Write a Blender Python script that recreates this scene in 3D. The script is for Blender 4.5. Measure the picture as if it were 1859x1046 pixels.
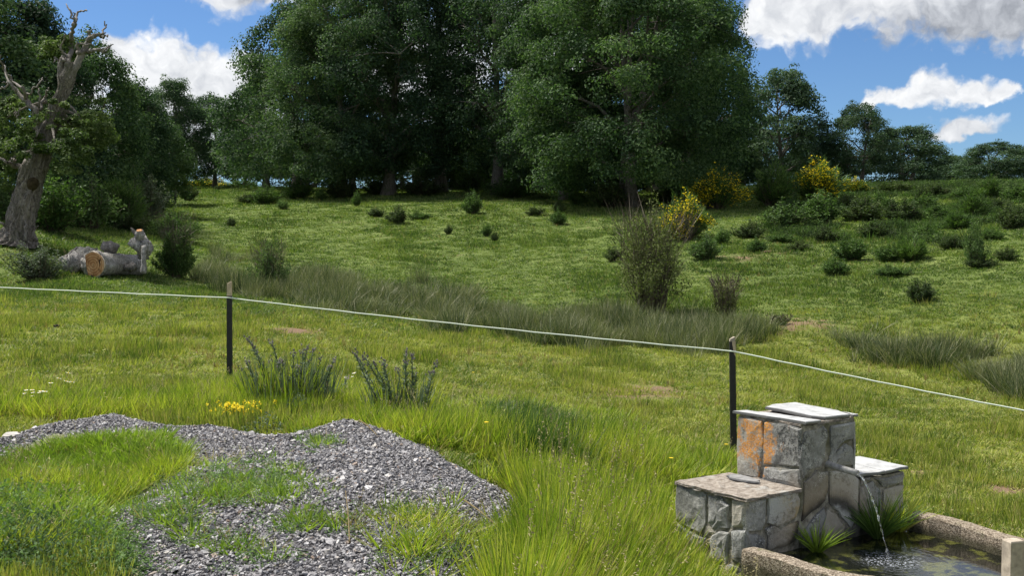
import bpy, math, random
import numpy as np
from mathutils import Vector, Matrix, Quaternion

for _o in list(bpy.data.objects):
    bpy.data.objects.remove(_o)
SC = bpy.context.scene
COL = SC.collection
R = math.radians

# ---------------------------------------------------------------- camera
FPX, CX, CY, HOR = 2000.0, 929.5, 523.0, 430.0      # focal length and horizon in photograph pixels (1859 x 1046)
PITCH = math.atan((CY - HOR) / FPX)
CAMZ = 1.6
cam_data = bpy.data.cameras.new('camera')
cam = bpy.data.objects.new('camera', cam_data)
COL.objects.link(cam)
cam.location = (0, 0, CAMZ)
cam.rotation_euler = (R(90) - PITCH, 0, 0)
cam_data.sensor_fit = 'HORIZONTAL'
cam_data.angle = 2 * math.atan(929.5 / FPX)
cam_data.clip_start = 0.05
cam_data.clip_end = 9000
SC.camera = cam

# ---------------------------------------------------------------- light
SUN_EL, SUN_AZ = R(58), R(-62)          # azimuth from the view direction (+Y), clockwise: sun high on the left
sun_data = bpy.data.lights.new('sun', 'SUN')
sun_data.energy = 1.5
sun_data.angle = R(10)
sun_data.color = (1.0, 0.95, 0.86)
sun = bpy.data.objects.new('sun', sun_data)
COL.objects.link(sun)
sd = Vector((math.sin(SUN_AZ) * math.cos(SUN_EL), math.cos(SUN_AZ) * math.cos(SUN_EL), math.sin(SUN_EL)))
sun.rotation_euler = sd.to_track_quat('Z', 'Y').to_euler()
SC.view_settings.view_transform = 'Standard'
SC.view_settings.look = 'None'
SC.view_settings.exposure = 2.5
SC.view_settings.gamma = 1.0
SC.view_settings.use_curve_mapping = False
SC.render.engine = 'CYCLES'
SC.cycles.max_bounces = 5
SC.cycles.diffuse_bounces = 4
SC.cycles.glossy_bounces = 2
SC.cycles.transmission_bounces = 4
SC.cycles.transparent_max_bounces = 4
SC.cycles.use_adaptive_sampling = True
SC.cycles.adaptive_threshold = 0.015
SC.cycles.use_denoising = True


# ---------------------------------------------------------------- node helpers
class NT:
    def __init__(self, tree):
        self.t = tree
        self.t.nodes.clear()

    def n(self, typ, ins=None, **kw):
        nd = self.t.nodes.new(typ)
        for k, v in kw.items():
            setattr(nd, k, v)
        for k, v in (ins or {}).items():
            s = nd.inputs[k]
            if isinstance(v, bpy.types.NodeSocket):
                self.t.links.new(v, s)
            elif v is not None:
                s.default_value = v
        return nd

    def m(self, op, a, b=None, c=None, clamp=False):
        nd = self.t.nodes.new('ShaderNodeMath')
        nd.operation = op
        nd.use_clamp = clamp
        for i, v in enumerate((a, b, c)):
            if v is None:
                continue
            if isinstance(v, bpy.types.NodeSocket):
                self.t.links.new(v, nd.inputs[i])
            else:
                nd.inputs[i].default_value = v
        return nd.outputs[0]

    def v(self, op, a, b=None, scale=None):
        nd = self.t.nodes.new('ShaderNodeVectorMath')
        nd.operation = op
        for i, v in enumerate((a, b)):
            if v is None:
                continue
            if isinstance(v, bpy.types.NodeSocket):
                self.t.links.new(v, nd.inputs[i])
            else:
                nd.inputs[i].default_value = v
        if scale is not None:
            if isinstance(scale, bpy.types.NodeSocket):
                self.t.links.new(scale, nd.inputs['Scale'])
            else:
                nd.inputs['Scale'].default_value = scale
        return nd.outputs[0]

    def noise(self, vec, scale, detail=3.0, rough=0.55, dist=0.0):
        nd = self.n('ShaderNodeTexNoise', {'Scale': scale, 'Detail': detail, 'Roughness': rough, 'Distortion': dist})
        if vec is not None:
            self.t.links.new(vec, nd.inputs['Vector'])
        return nd

    def ramp(self, fac, stops, interp='LINEAR'):
        nd = self.t.nodes.new('ShaderNodeValToRGB')
        cr = nd.color_ramp
        cr.interpolation = interp
        while len(cr.elements) < len(stops):
            cr.elements.new(0.5)
        for e, (p, c) in zip(cr.elements, stops):
            e.position = p
            e.color = (*c, 1) if len(c) == 3 else c
        self.t.links.new(fac, nd.inputs[0])
        return nd.outputs[0]

    def mix(self, fac, a, b, blend='MIX'):
        nd = self.t.nodes.new('ShaderNodeMix')
        nd.data_type = 'RGBA'
        nd.blend_type = blend
        for s, v in ((nd.inputs[0], fac), (nd.inputs[6], a), (nd.inputs[7], b)):
            if isinstance(v, bpy.types.NodeSocket):
                self.t.links.new(v, s)
            else:
                s.default_value = v if not isinstance(v, tuple) or len(v) == 4 else (*v, 1)
        return nd.outputs[2]

    def sstep(self, x, lo, hi):
        nd = self.n('ShaderNodeMapRange', {'From Min': lo, 'From Max': hi}, interpolation_type='SMOOTHSTEP')
        self.t.links.new(x, nd.inputs[0])
        return nd.outputs[0]


# ---------------------------------------------------------------- sky with clouds
world = bpy.data.worlds.new('World')
SC.world = world
world.use_nodes = True
T = NT(world.node_tree)
SKY_STRENGTH = 0.05
sky = T.n('ShaderNodeTexSky', sky_type='NISHITA', sun_disc=False, sun_elevation=SUN_EL, sun_rotation=SUN_AZ,
          altitude=900.0, air_density=1.0, dust_density=0.4, ozone_density=2.0)
d = T.n('ShaderNodeTexCoord').outputs['Generated']
sp = T.n('ShaderNodeSeparateXYZ', {0: d})
az = T.m('ARCTAN2', sp.outputs[0], sp.outputs[1])
el = T.m('ARCSINE', sp.outputs[2])
P = T.n('ShaderNodeCombineXYZ', {0: az, 1: el, 2: 0.0}).outputs[0]
w1 = T.noise(P, 16.0, 3.0, 0.6).outputs['Color']
w2 = T.noise(P, 70.0, 6.0, 0.62).outputs['Color']
wv = T.v('ADD', T.v('SCALE', T.v('SUBTRACT', w1, (0.5, 0.5, 0.5)), scale=0.06),
         T.v('SCALE', T.v('SUBTRACT', w2, (0.5, 0.5, 0.5)), scale=0.014))
Pw = T.v('ADD', P, wv)
spw = T.n('ShaderNodeSeparateXYZ', {0: Pw})
AZ, EL = spw.outputs[0], spw.outputs[1]


def cloud_field(blobs):
    out = None
    for (cx, cy, rx, ru, rd) in blobs:
        a0, e0 = math.atan((cx - CX) / FPX), math.atan((HOR - cy) / FPX)
        x = T.m('MULTIPLY', T.m('SUBTRACT', AZ, a0), FPX / rx)
        y = T.m('SUBTRACT', EL, e0)
        yy = T.m('MULTIPLY_ADD', T.m('MAXIMUM', y, 0.0), FPX / ru, T.m('MULTIPLY', T.m('MINIMUM', y, 0.0), FPX / rd))
        q = T.m('SQRT', T.m('ADD', T.m('MULTIPLY', x, x), T.m('MULTIPLY', yy, yy)))
        dd = T.m('SUBTRACT', 1.0, q)
        out = dd if out is None else T.m('MAXIMUM', out, dd)
    return out


CLOUDS = [
    (285, 140, 100, 84, 130), (365, 155, 90, 70, 130), (445, 155, 75, 70, 130), (225, 125, 60, 55, 110), (120, 150, 90, 45, 110),
    (350, 240, 260, 90, 90), (440, -10, 75, 40, 62), (520, -30, 115, 60, 68), (610, -30, 90, 50, 55),
    (1400, 50, 75, 80, 62), (1480, 30, 115, 90, 78), (1600, 15, 140, 100, 84), (1730, 30, 150, 110, 82), (1860, 50, 130, 110, 72),
    (1990, 60, 170, 130, 75), (1640, 184, 62, 38, 28), (1690, 172, 50, 44, 38), (1765, 186, 72, 34, 26), (1812, 186, 34, 18, 14),
    (1598, 188, 38, 20, 14), (1742, 248, 70, 28, 16), (770, 140, 170, 150, 120), (1010, 90, 170, 150, 100), (-160, 90, 130, 90, 80)]
GREY = [(1740, 65, 230, 60, 80), (1900, 80, 180, 60, 60), (1590, 100, 120, 30, 40), (480, 12, 50, 20, 24), (350, 220, 180, 20, 60)]
dens = cloud_field(CLOUDS)
grey = cloud_field(GREY)
det = T.noise(P, 42.0, 7.0, 0.6)
bil = T.n('ShaderNodeTexVoronoi', {'Vector': Pw, 'Scale': 55.0, 'Detail': 2.0, 'Roughness': 0.55, 'Smoothness': 0.35}, feature='SMOOTH_F1').outputs['Distance']
dens = T.m('MULTIPLY_ADD', T.m('SUBTRACT', det.outputs['Fac'], 0.5), 0.35, dens)
dens = T.m('MULTIPLY_ADD', T.m('SUBTRACT', 0.62, bil), 0.34, dens)
alpha_in = T.sstep(dens, -0.10, 0.36)
# broken cumulus over the unseen rest of the sky, fuller for whiter ambient light
up = T.m('ADD', T.m('MAXIMUM', sp.outputs[2], 0.0), 0.12)
Q = T.v('DIVIDE', d, T.n('ShaderNodeCombineXYZ', {0: up, 1: up, 2: up}).outputs[0])
gen = T.noise(Q, 0.85, 8.0, 0.6)
alpha_out = T.sstep(gen.outputs['Fac'], 0.42, 0.54)
outside = T.m('MAXIMUM', T.sstep(T.m('ABSOLUTE', az), 0.50, 0.62), T.sstep(el, 0.24, 0.32))
alpha = T.m('ADD', T.m('MULTIPLY', alpha_in, T.m('SUBTRACT', 1.0, outside)), T.m('MULTIPLY', alpha_out, outside))
alpha = T.m('MULTIPLY', alpha, T.sstep(sp.outputs[2], -0.01, 0.03))
# lit tops and shaded bases
offs = T.v('ADD', Pw, (0.012, -0.016, 0.0))
b1 = T.noise(Pw, 26.0, 5.0, 0.6).outputs['Fac']
b2 = T.noise(offs, 26.0, 5.0, 0.6).outputs['Fac']
relief = T.m('SUBTRACT', b1, b2)
g_in = T.m('MULTIPLY', T.sstep(T.m('MULTIPLY_ADD', T.m('SUBTRACT', det.outputs['Fac'], 0.5), 0.9, grey), -0.1, 1.0), 0.36)
g_out = T.m('MULTIPLY', T.sstep(gen.outputs['Fac'], 0.55, 0.72), 0.3)
g = T.m('ADD', T.m('MULTIPLY', g_in, T.m('SUBTRACT', 1.0, outside)), T.m('MULTIPLY', g_out, outside))
lum = T.m('ADD', T.m('SUBTRACT', 0.84, g), T.m('MULTIPLY_ADD', relief, 0.7, T.m('MULTIPLY', T.m('SUBTRACT', 0.50, bil), 0.14)))
lum = T.m('MAXIMUM', lum, 0.22)
ccol = T.ramp(lum, [(0.0, (0.05, 0.058, 0.07)), (0.3, (0.24, 0.26, 0.30)), (0.6, (0.54, 0.565, 0.61)), (1.0, (0.93, 0.94, 0.95))])
ccol = T.v('SCALE', ccol, scale=0.205 / SKY_STRENGTH)
blue = T.mix(1.0, sky.outputs[0], (0.225, 0.305, 0.405), 'MULTIPLY')
skyc = T.mix(alpha, blue, ccol)
bg = T.n('ShaderNodeBackground', {'Color': skyc, 'Strength': SKY_STRENGTH})
wo = T.n('ShaderNodeOutputWorld', {'Surface': bg.outputs[0]})
world.cycles.sampling_method = 'MANUAL'
world.cycles.sample_map_resolution = 512

# ---------------------------------------------------------------- photograph pixel <-> place
CP, SP_ = math.cos(PITCH), math.sin(PITCH)


def ray(px, py):
    x, y = (px - CX) / FPX, (CY - py) / FPX
    dx, dy, dz = x, CP + y * SP_, -SP_ + y * CP
    return np.array((dx, dy, dz))


def at(px, py, Y):
    r = ray(px, py)
    t = Y / r[1]
    return Vector((r[0] * t, Y, CAMZ + r[2] * t))


def project(X, Y, Z):
    Zc = Z - CAMZ
    depth = Y * CP - Zc * SP_
    upc = Y * SP_ + Zc * CP
    depth = np.where(depth < 0.01, 0.01, depth)
    return CX + FPX * X / depth, CY - FPX * upc / depth


def inpoly(px, py, poly):
    px, py = np.asarray(px, float), np.asarray(py, float)
    ins = np.zeros(px.shape, bool)
    n = len(poly)
    for i in range(n):
        x1, y1 = poly[i]
        x2, y2 = poly[(i + 1) % n]
        c = ((y1 > py) != (y2 > py))
        with np.errstate(divide='ignore', invalid='ignore'):
            xi = (x2 - x1) * (py - y1) / (y2 - y1 + 1e-12) + x1
        ins ^= c & (px < xi)
    return ins


def polydist(px, py, poly):
    """signed distance to a polygon, positive inside"""
    px, py = np.asarray(px, float), np.asarray(py, float)
    best = np.full(px.shape, 1e9)
    for i in range(len(poly)):
        a, b = np.array(poly[i], float), np.array(poly[(i + 1) % len(poly)], float)
        ab = b - a
        t = np.clip(((px - a[0]) * ab[0] + (py - a[1]) * ab[1]) / (ab @ ab + 1e-12), 0, 1)
        best = np.minimum(best, np.hypot(px - a[0] - t * ab[0], py - a[1] - t * ab[1]))
    return np.where(inpoly(px, py, poly), best, -best)


def smooth(x, a, b):
    t = np.clip((x - a) / (b - a), 0, 1)
    return t * t * (3 - 2 * t)


_rg = np.random.default_rng(5)
_wav = [(_rg.uniform(0, 2 * math.pi), _rg.uniform(0, 6.28)) for _ in range(60)]


def wavy(X, Y, base, octs=4, seed=0, fall=0.5):
    out, amp, tot = 0, 1.0, 0
    for o in range(octs):
        f = base * 1.9 ** o
        for k in range(3):
            a, p = _wav[(seed * 7 + o * 3 + k) % 60]
            out = out + amp * np.sin(f * (X * math.cos(a) + Y * math.sin(a)) + p + 1.7 * np.sin(0.61 * f * (X * math.sin(a + 1) + Y * math.cos(a + 1)) + p * 2))
        tot += amp * 1.7
        amp *= fall
    return out / tot


# ---------------------------------------------------------------- the lie of the land
PROF = {
    0: [(5, -1.5), (8, -1.5), (12, -1.45), (18, -1.42), (26, -1.35), (29.5, -1.15), (33, -.1), (40, .5), (50, 1.1), (80, 3.1), (110, 4.4)],
    210: [(5, -1.55), (8, -1.52), (12, -1.5), (18, -1.5), (26, -1.45), (30, -1.15), (34, -.75), (40, -.1), (50, .7), (65, 1.9), (80, 3.1), (110, 4.6)],
    417: [(5, -1.6), (8, -1.55), (11.6, -1.55), (17, -1.6), (25, -1.6), (31, -1.6), (36, -1.35), (44, -.5), (60, 1.2), (80, 3.0), (105, 4.7)],
    700: [(5, -1.6), (9, -1.5), (11.5, -1.7), (17, -1.85), (23, -1.95), (28, -1.9), (33, -1.5), (42, -.6), (55, 1.0), (65, 2.2), (80, 3.2), (105, 4.4)],
    929: [(5, -1.65), (8, -1.75), (11.5, -1.9), (17, -2.05), (23, -2.15), (27, -2.1), (32, -1.6), (42, -.4), (55, 1.2), (64, 2.3), (80, 3.2), (105, 4.2)],
    1200: [(5, -1.95), (6.5, -2.0), (10, -2.0), (14, -2.1), (20, -2.2), (24, -2.25), (27, -1.95), (36, -.7), (50, .9), (60, 2.0), (80, 3.2), (105, 4.2)],
    1400: [(5, -2.05), (6.5, -2.03), (10, -2.1), (14, -2.2), (19, -2.3), (22, -2.25), (25, -2.1), (30, -1.4), (38, -.2), (50, 1.1), (62, 2.4), (80, 3.6), (105, 4.8)],
    1600: [(5, -2.05), (6.5, -1.92), (11, -2.25), (17, -2.4), (20, -2.45), (23, -2.2), (29, -1.3), (38, -.1), (50, 1.2), (62, 2.6), (80, 3.8), (105, 4.9)],
    1859: [(5, -2.05), (6.5, -1.88), (11, -2.3), (15, -2.4), (18, -2.4), (21, -2.1), (26, -1.3), (35, 0), (48, 1.4), (62, 2.8), (80, 3.9), (105, 5.0)],
}
PROF[-450] = [(y, z + .05) for y, z in PROF[0]]
PROF[2350] = [(y, z - .05) for y, z in PROF[1859]]
_pts = []
for _px, _l in PROF.items():
    for _Y, _z in _l:
        _X = (_px - CX) / FPX * _Y
        _pts.append((math.atan2(_X, _Y) * 3.0, math.log(math.hypot(_X, _Y)), _z + CAMZ))
_pts = np.array(_pts)


def _tps_k(r2):
    return np.where(r2 > 1e-12, 0.5 * r2 * np.log(r2 + 1e-12), 0.0)


_n = len(_pts)
_K = _tps_k(((_pts[:, None, :2] - _pts[None, :, :2]) ** 2).sum(2)) + np.eye(_n) * 2e-4
_Pm = np.c_[np.ones(_n), _pts[:, :2]]
_A = np.block([[_K, _Pm], [_Pm.T, np.zeros((3, 3))]])
_W = np.linalg.solve(_A, np.r_[_pts[:, 2], 0, 0, 0])


def base_height(X, Y):
    X, Y = np.asarray(X, float), np.asarray(Y, float)
    r = np.hypot(X, Y)
    a = np.arctan2(X, Y)
    rc = np.clip(r, 4.8, 112.0)
    ac = np.clip(a, -0.62, 0.62)
    u = np.stack([ac * 3.0, np.log(rc)], -1)
    flat = u.reshape(-1, 2)
    out = np.empty(len(flat))
    for i in range(0, len(flat), 40000):
        c = flat[i:i + 40000]
        k = _tps_k(((c[:, None, :] - _pts[None, :, :2]) ** 2).sum(2))
        out[i:i + 40000] = k @ _W[:_n] + _W[_n] + c @ _W[_n + 1:]
    z = out.reshape(X.shape)
    behind = smooth(np.abs(a), 0.75, 1.7)
    z = z * (1 - behind) + behind * (0.02 * np.minimum(r, 60.0))
    # beyond the crest the land falls away
    z = z - np.maximum(r - 112.0, 0) * 0.045 - np.maximum(r - 500, 0) * -0.03
    return z


def ground_px(px, py, hf=None):
    """where the line of sight through a photograph pixel meets the ground"""
    hf = hf or base_height
    r = ray(px, py)
    t = np.geomspace(4.0, 110.0, 700)
    dz = CAMZ + r[2] * t - hf(r[0] * t, r[1] * t)
    k = np.argmax(dz < 0)
    if dz[k] >= 0:
        k = len(t) - 1
    if k > 0:
        f = dz[k - 1] / (dz[k - 1] - dz[k] + 1e-9) if dz[k] < 0 else 1
        tt = t[k - 1] + (t[k] - t[k - 1]) * f
    else:
        tt = t[0]
    return r[0] * tt, r[1] * tt


# slate chip heap outline (on the ground), from photograph to world
HEAP_PX = [(-60, 812), (60, 790), (150, 772), (235, 762), (330, 782), (420, 775), (540, 790), (610, 772), (690, 775), (750, 802), (830, 850),
           (915, 893), (985, 930), (1000, 970), (965, 1046), (905, 1200), (560, 1300), (250, 1150), (225, 1046), (155, 950), (240, 905), (215, 872), (110, 846), (0, 838)]
HEAP = [tuple(float(v) for v in ground_px(x, y)) for x, y in HEAP_PX]
GRASS_ISLE = [tuple(float(v) for v in ground_px(x, y)) for x, y in [(-80, 838), (100, 818), (290, 822), (335, 850), (330, 880), (250, 905), (130, 960), (-80, 1000)]]

# fountain frame
FB = np.array((1.337, 6.224))
FU = np.array((0.831, 0.556))
FV = np.array((-0.600, 0.800))
FN = np.array((0.556, -0.831))
BASIN = [(1.37, 6.14), (1.56, 5.88), (1.80, 5.64), (2.08, 5.47), (2.40, 5.43), (2.68, 5.53), (2.86, 5.78), (2.90, 6.10), (2.80, 6.45), (2.62, 6.74), (2.50, 6.90)]
WATER_Z = CAMZ - 1.86


def height(X, Y):
    X, Y = np.asarray(X, float), np.asarray(Y, float)
    z = base_height(X, Y)
    r = np.hypot(X, Y)
    near = smooth(r, 3, 9)
    z = z + 0.035 * near * wavy(X, Y, 1.1, 4, 1) + 0.10 * smooth(r, 18, 45) * wavy(X, Y, 0.35, 4, 2)
    z = z + 0.012 * wavy(X, Y, 5.0, 3, 3) * (r < 30)
    dh = polydist(X, Y, HEAP)
    z = z + 0.125 * smooth(dh, -0.06, 0.50) * (1 + 0.25 * wavy(X, Y, 1.7, 2, 4))
    # worn bank by the stream
    b = ground_px(1455, 612)
    q = ((X - b[0]) / 1.5) ** 2 + ((Y - b[1]) / 1.0) ** 2
    z = z + 0.30 * np.exp(-q) - 0.16 * np.exp(-((X - b[0]) / 1.9) ** 2 - ((Y - b[1] + 1.5) / .8) ** 2) * 0
    z = z - 0.35 * smooth(polydist(X, Y, BASIN), -0.10, 0.05)
    return z


def gz(x, y):
    return float(height(np.array([x]), np.array([y]))[0])


def gpx(px, py):
    """ground point through a photograph pixel"""
    x, y = ground_px(px, py)
    return Vector((x, y, gz(x, y)))


def on_ray(px, Y):
    """ground point in the direction of a photograph column, Y metres ahead"""
    x = (px - CX) / FPX * Y
    return Vector((x, Y, gz(x, Y)))


# ---------------------------------------------------------------- mesh helpers
class Acc:
    def __init__(self):
        self.V, self.F, self.n = [], [], 0

    def add(self, V, F, mi=0, sm=False):
        V = np.asarray(V, np.float32).reshape(-1, 3)
        fl = F if isinstance(F, list) else [F]
        groups = {}
        for f in fl:
            f = np.asarray(f)
            if f.ndim == 1:
                f = f[None]
            groups.setdefault(f.shape[1], []).append(f)
        for k, g in groups.items():
            self.F.append((np.concatenate(g) + self.n, mi, sm))
        self.V.append(V)
        self.n += len(V)
        return self

    def mesh(self, name, mats):
        me = bpy.data.meshes.new(name)
        V = np.concatenate(self.V)
        me.vertices.add(len(V))
        me.vertices.foreach_set('co', V.ravel())
        tot = np.concatenate([np.full(len(f), f.shape[1], np.int32) for f, _, _ in self.F])
        idx = np.concatenate([f.ravel() for f, _, _ in self.F]).astype(np.int32)
        mi = np.concatenate([np.full(len(f), m, np.int32) for f, m, _ in self.F])
        sm = np.concatenate([np.full(len(f), s, bool) for f, _, s in self.F])
        me.loops.add(len(idx))
        me.loops.foreach_set('vertex_index', idx)
        me.polygons.add(len(tot))
        me.polygons.foreach_set('loop_start', np.r_[0, np.cumsum(tot)[:-1]].astype(np.int32))
        me.polygons.foreach_set('loop_total', tot)
        me.polygons.foreach_set('material_index', mi)
        me.polygons.foreach_set('use_smooth', sm)
        for m_ in (mats if isinstance(mats, (list, tuple)) else [mats]):
            me.materials.append(m_)
        me.update(calc_edges=True)
        return me


def link(name, me, parent=None, loc=None, rot=None, scale=None):
    o = bpy.data.objects.new(name, me)
    COL.objects.link(o)
    if parent is not None:
        o.parent = parent
    if loc is not None:
        o.location = loc
    if rot is not None:
        o.rotation_euler = rot
    if scale is not None:
        o.scale = scale
    return o


def tag(o, label=None, cat=None, group=None, kind=None):
    if label:
        o['label'] = label
    if cat:
        o['category'] = cat
    if group:
        o['group'] = group
    if kind:
        o['kind'] = kind
    return o


def thing(name, label, cat, loc=(0, 0, 0), rotz=0, group=None, scale=None):
    o = link(name, None, loc=loc, rot=(0, 0, rotz), scale=scale)
    o.empty_display_size = 0.2
    return tag(o, label, cat, group)


def unit(v):
    return v / (np.linalg.norm(v, axis=-1, keepdims=True) + 1e-9)


def ribbons(base, dirn, length, bend, width, seg=3, power=1.6, rng=None, tipw=0.06):
    """flat tapering blades; all arguments per blade"""
    n = len(base)
    t = np.linspace(0, 1, seg + 1)[None, :, None]
    L = length[:, None, None]
    c = base[:, None] + dirn[:, None] * L * t + bend[:, None] * L * t ** 2
    side = unit(np.cross(dirn, rng.normal(size=(n, 3))))
    w = width[:, None, None] * (1 - (1 - tipw) * t ** power) * 0.5
    V = np.stack([c - side[:, None] * w, c + side[:, None] * w], 2).reshape(n, -1, 3)
    k = np.arange(seg) * 2
    F = np.stack([k, k + 1, k + 3, k + 2], 1)
    F = (F[None] + (np.arange(n) * (seg + 1) * 2)[:, None, None]).reshape(-1, 4)
    return V.reshape(-1, 3), F


def leaves(c, size, nrm, rng, aspect=0.55, fold=0.25):
    n = len(c)
    nrm = unit(nrm)
    a = unit(np.cross(nrm, rng.normal(size=(n, 3))))
    b = np.cross(nrm, a)
    s = size[:, None]
    V = np.stack([c - a * s * .5, c + b * s * .5 * aspect + nrm * s * fold * .3, c + a * s * .5 - nrm * s * .12, c - b * s * .5 * aspect + nrm * s * fold * .3], 1)
    F = np.arange(n * 4).reshape(n, 4)
    return V.reshape(-1, 3), F


def tube(path, rad, ns=8, rough=0.0, rng=None, cap=True, ridges=0, fiss=0.0):
    path = np.asarray(path, float)
    n = len(path)
    rad = np.broadcast_to(np.asarray(rad, float), (n,))
    tan = np.gradient(path, axis=0)
    tan = unit(tan)
    ref = np.array((0.31, 0.95, 0.12)) if abs(tan[0][2]) > .8 else np.array((0, 0, 1.0))
    V = []
    u = unit(np.cross(tan[0], ref))
    th = np.linspace(0, 2 * math.pi, ns, endpoint=False)
    for i in range(n):
        u = unit(u - tan[i] * (u @ tan[i]))
        v = np.cross(tan[i], u)
        rr = np.full(ns, rad[i])
        if ridges:
            rr = rr * (1 + rough * 0.6 * np.sin(th * ridges + i * 0.35 + 1.3 * np.sin(th * 3)))
        if fiss:
            q_ = i * .16
            wn = np.sin(th * 2 + q_) * .9 + np.sin(th * 3 - q_ * 1.7 + 1) * .6 + np.sin(q_ * 2.3 + th) * .5
            rr = rr * (1 + fiss * (np.abs(np.sin(th * 8 + wn)) - .6) + fiss * .6 * np.sin(th * 19 + wn * 4 + q_ * 3) + fiss * .9 * np.sin(th * 3 + q_ * .8) * np.sin(q_ * 1.1))
        if rough and rng is not None:
            rr = rr * (1 + rough * rng.normal(size=ns) * 0.5)
        V.append(path[i] + (np.cos(th) * rr)[:, None] * u + (np.sin(th) * rr)[:, None] * v)
    V = np.concatenate(V)
    i = np.arange(n - 1)[:, None] * ns
    j = np.arange(ns)[None]
    F = np.stack([i + j, i + (j + 1) % ns, i + ns + (j + 1) % ns, i + ns + j], -1).reshape(-1, 4)
    fs = [F]
    if cap:
        V = np.concatenate([V, path[:1], path[-1:]])
        a, b = len(V) - 2, len(V) - 1
        jj = np.arange(ns)
        fs.append(np.stack([np.full(ns, a), (jj + 1) % ns, jj], 1))
        fs.append(np.stack([np.full(ns, b), (n - 1) * ns + jj, (n - 1) * ns + (jj + 1) % ns], 1))
    return V, fs


def bez(p0, p1, p2, n):
    t = np.linspace(0, 1, n)[:, None]
    return (1 - t) ** 2 * p0 + 2 * t * (1 - t) * p1 + t ** 2 * p2


# ---------------------------------------------------------------- materials
def new_mat(name):
    m = bpy.data.materials.new(name)
    m.use_nodes = True
    return m, NT(m.node_tree)


def finish(T, color, rough=0.8, spec=0.3, bump=None, bstr=0.3, bdist=0.01, transl=0.0, tcol=None, metal=0.0):
    p = T.n('ShaderNodeBsdfPrincipled', {'Roughness': rough, 'Specular IOR Level': spec, 'Metallic': metal})
    if isinstance(color, bpy.types.NodeSocket):
        T.t.links.new(color, p.inputs['Base Color'])
    else:
        p.inputs['Base Color'].default_value = (*color, 1)
    if bump is not None:
        b = T.n('ShaderNodeBump', {'Height': bump, 'Strength': bstr, 'Distance': bdist})
        T.t.links.new(b.outputs[0], p.inputs['Normal'])
    out = p.outputs[0]
    if transl:
        tr = T.n('ShaderNodeBsdfTranslucent', {'Color': tcol if tcol is not None else color})
        mx = T.n('ShaderNodeMixShader', {0: transl, 1: out, 2: tr.outputs[0]})
        out = mx.outputs[0]
    T.n('ShaderNodeOutputMaterial', {'Surface': out})


def leaf_mat(name, c0, c1, c2, scale=0.8, transl=0.3, spread=0.45, rough=0.6, spec=0.12, tint=(1.1, 1.35, 0.6), rand=None):
    m, T = new_mat(name)
    g = T.n('ShaderNodeNewGeometry')
    nz = T.noise(g.outputs['Position'], scale, 3.0, 0.6)
    isl = g.outputs['Random Per Island']
    f = T.m('ADD', T.m('MULTIPLY', nz.outputs['Fac'], 1.0), T.m('MULTIPLY', T.m('SUBTRACT', isl, 0.5), spread))
    if rand:
        oi = T.n('ShaderNodeObjectInfo').outputs['Random']
        f = T.m('ADD', f, T.m('MULTIPLY', T.m('SUBTRACT', oi, 0.5), rand))
    col = T.ramp(f, [(0.25, c0), (0.52, c1), (0.85, c2)])
    tc = T.mix(1.0, col, (*tint, 1), 'MULTIPLY')
    finish(T, col, rough, spec, transl=transl, tcol=tc)
    return m


def grass_mat(name, stops, scale=0.5, transl=0.35, rand=0.35, straw=0.0, strawc=(0.30, 0.25, 0.11)):
    m, T = new_mat(name)
    g = T.n('ShaderNodeNewGeometry')
    nz = T.noise(g.outputs['Position'], scale, 4.0, 0.6)
    n2 = T.noise(g.outputs['Position'], scale * 7, 3.0, 0.6)
    oi = T.n('ShaderNodeObjectInfo').outputs['Random']
    isl = g.outputs['Random Per Island']
    f = T.m('ADD', T.m('MULTIPLY', nz.outputs['Fac'], 0.75), T.m('MULTIPLY', n2.outputs['Fac'], 0.25))
    f = T.m('ADD', f, T.m('MULTIPLY', T.m('SUBTRACT', oi, 0.5), rand))
    f = T.m('ADD', f, T.m('MULTIPLY', T.m('SUBTRACT', isl, 0.5), 0.25))
    col = T.ramp(f, stops)
    if straw:
        k = T.m('GREATER_THAN', isl, 1 - straw)
        col = T.mix(k, col, strawc)
    tc = T.mix(1.0, col, (1.1, 1.3, 0.55, 1), 'MULTIPLY')
    finish(T, col, 0.55, 0.3, transl=transl, tcol=tc)
    return m


def plain(name, c, rough=0.7, spec=0.3, noise_scale=None, amp=0.3, bstr=0.0, metal=0.0, bdist=0.005):
    m, T = new_mat(name)
    if noise_scale:
        tc = T.n('ShaderNodeTexCoord').outputs['Object']
        nz = T.noise(tc, noise_scale, 5.0, 0.6)
        lo = tuple(x * (1 - amp) for x in c)
        hi = tuple(min(1, x * (1 + amp)) for x in c)
        col = T.ramp(nz.outputs['Fac'], [(0.3, lo), (0.7, hi)])
        finish(T, col, rough, spec, bump=nz.outputs['Fac'] if bstr else None, bstr=bstr, bdist=bdist, metal=metal)
    else:
        finish(T, c, rough, spec, metal=metal)
    return m


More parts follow.
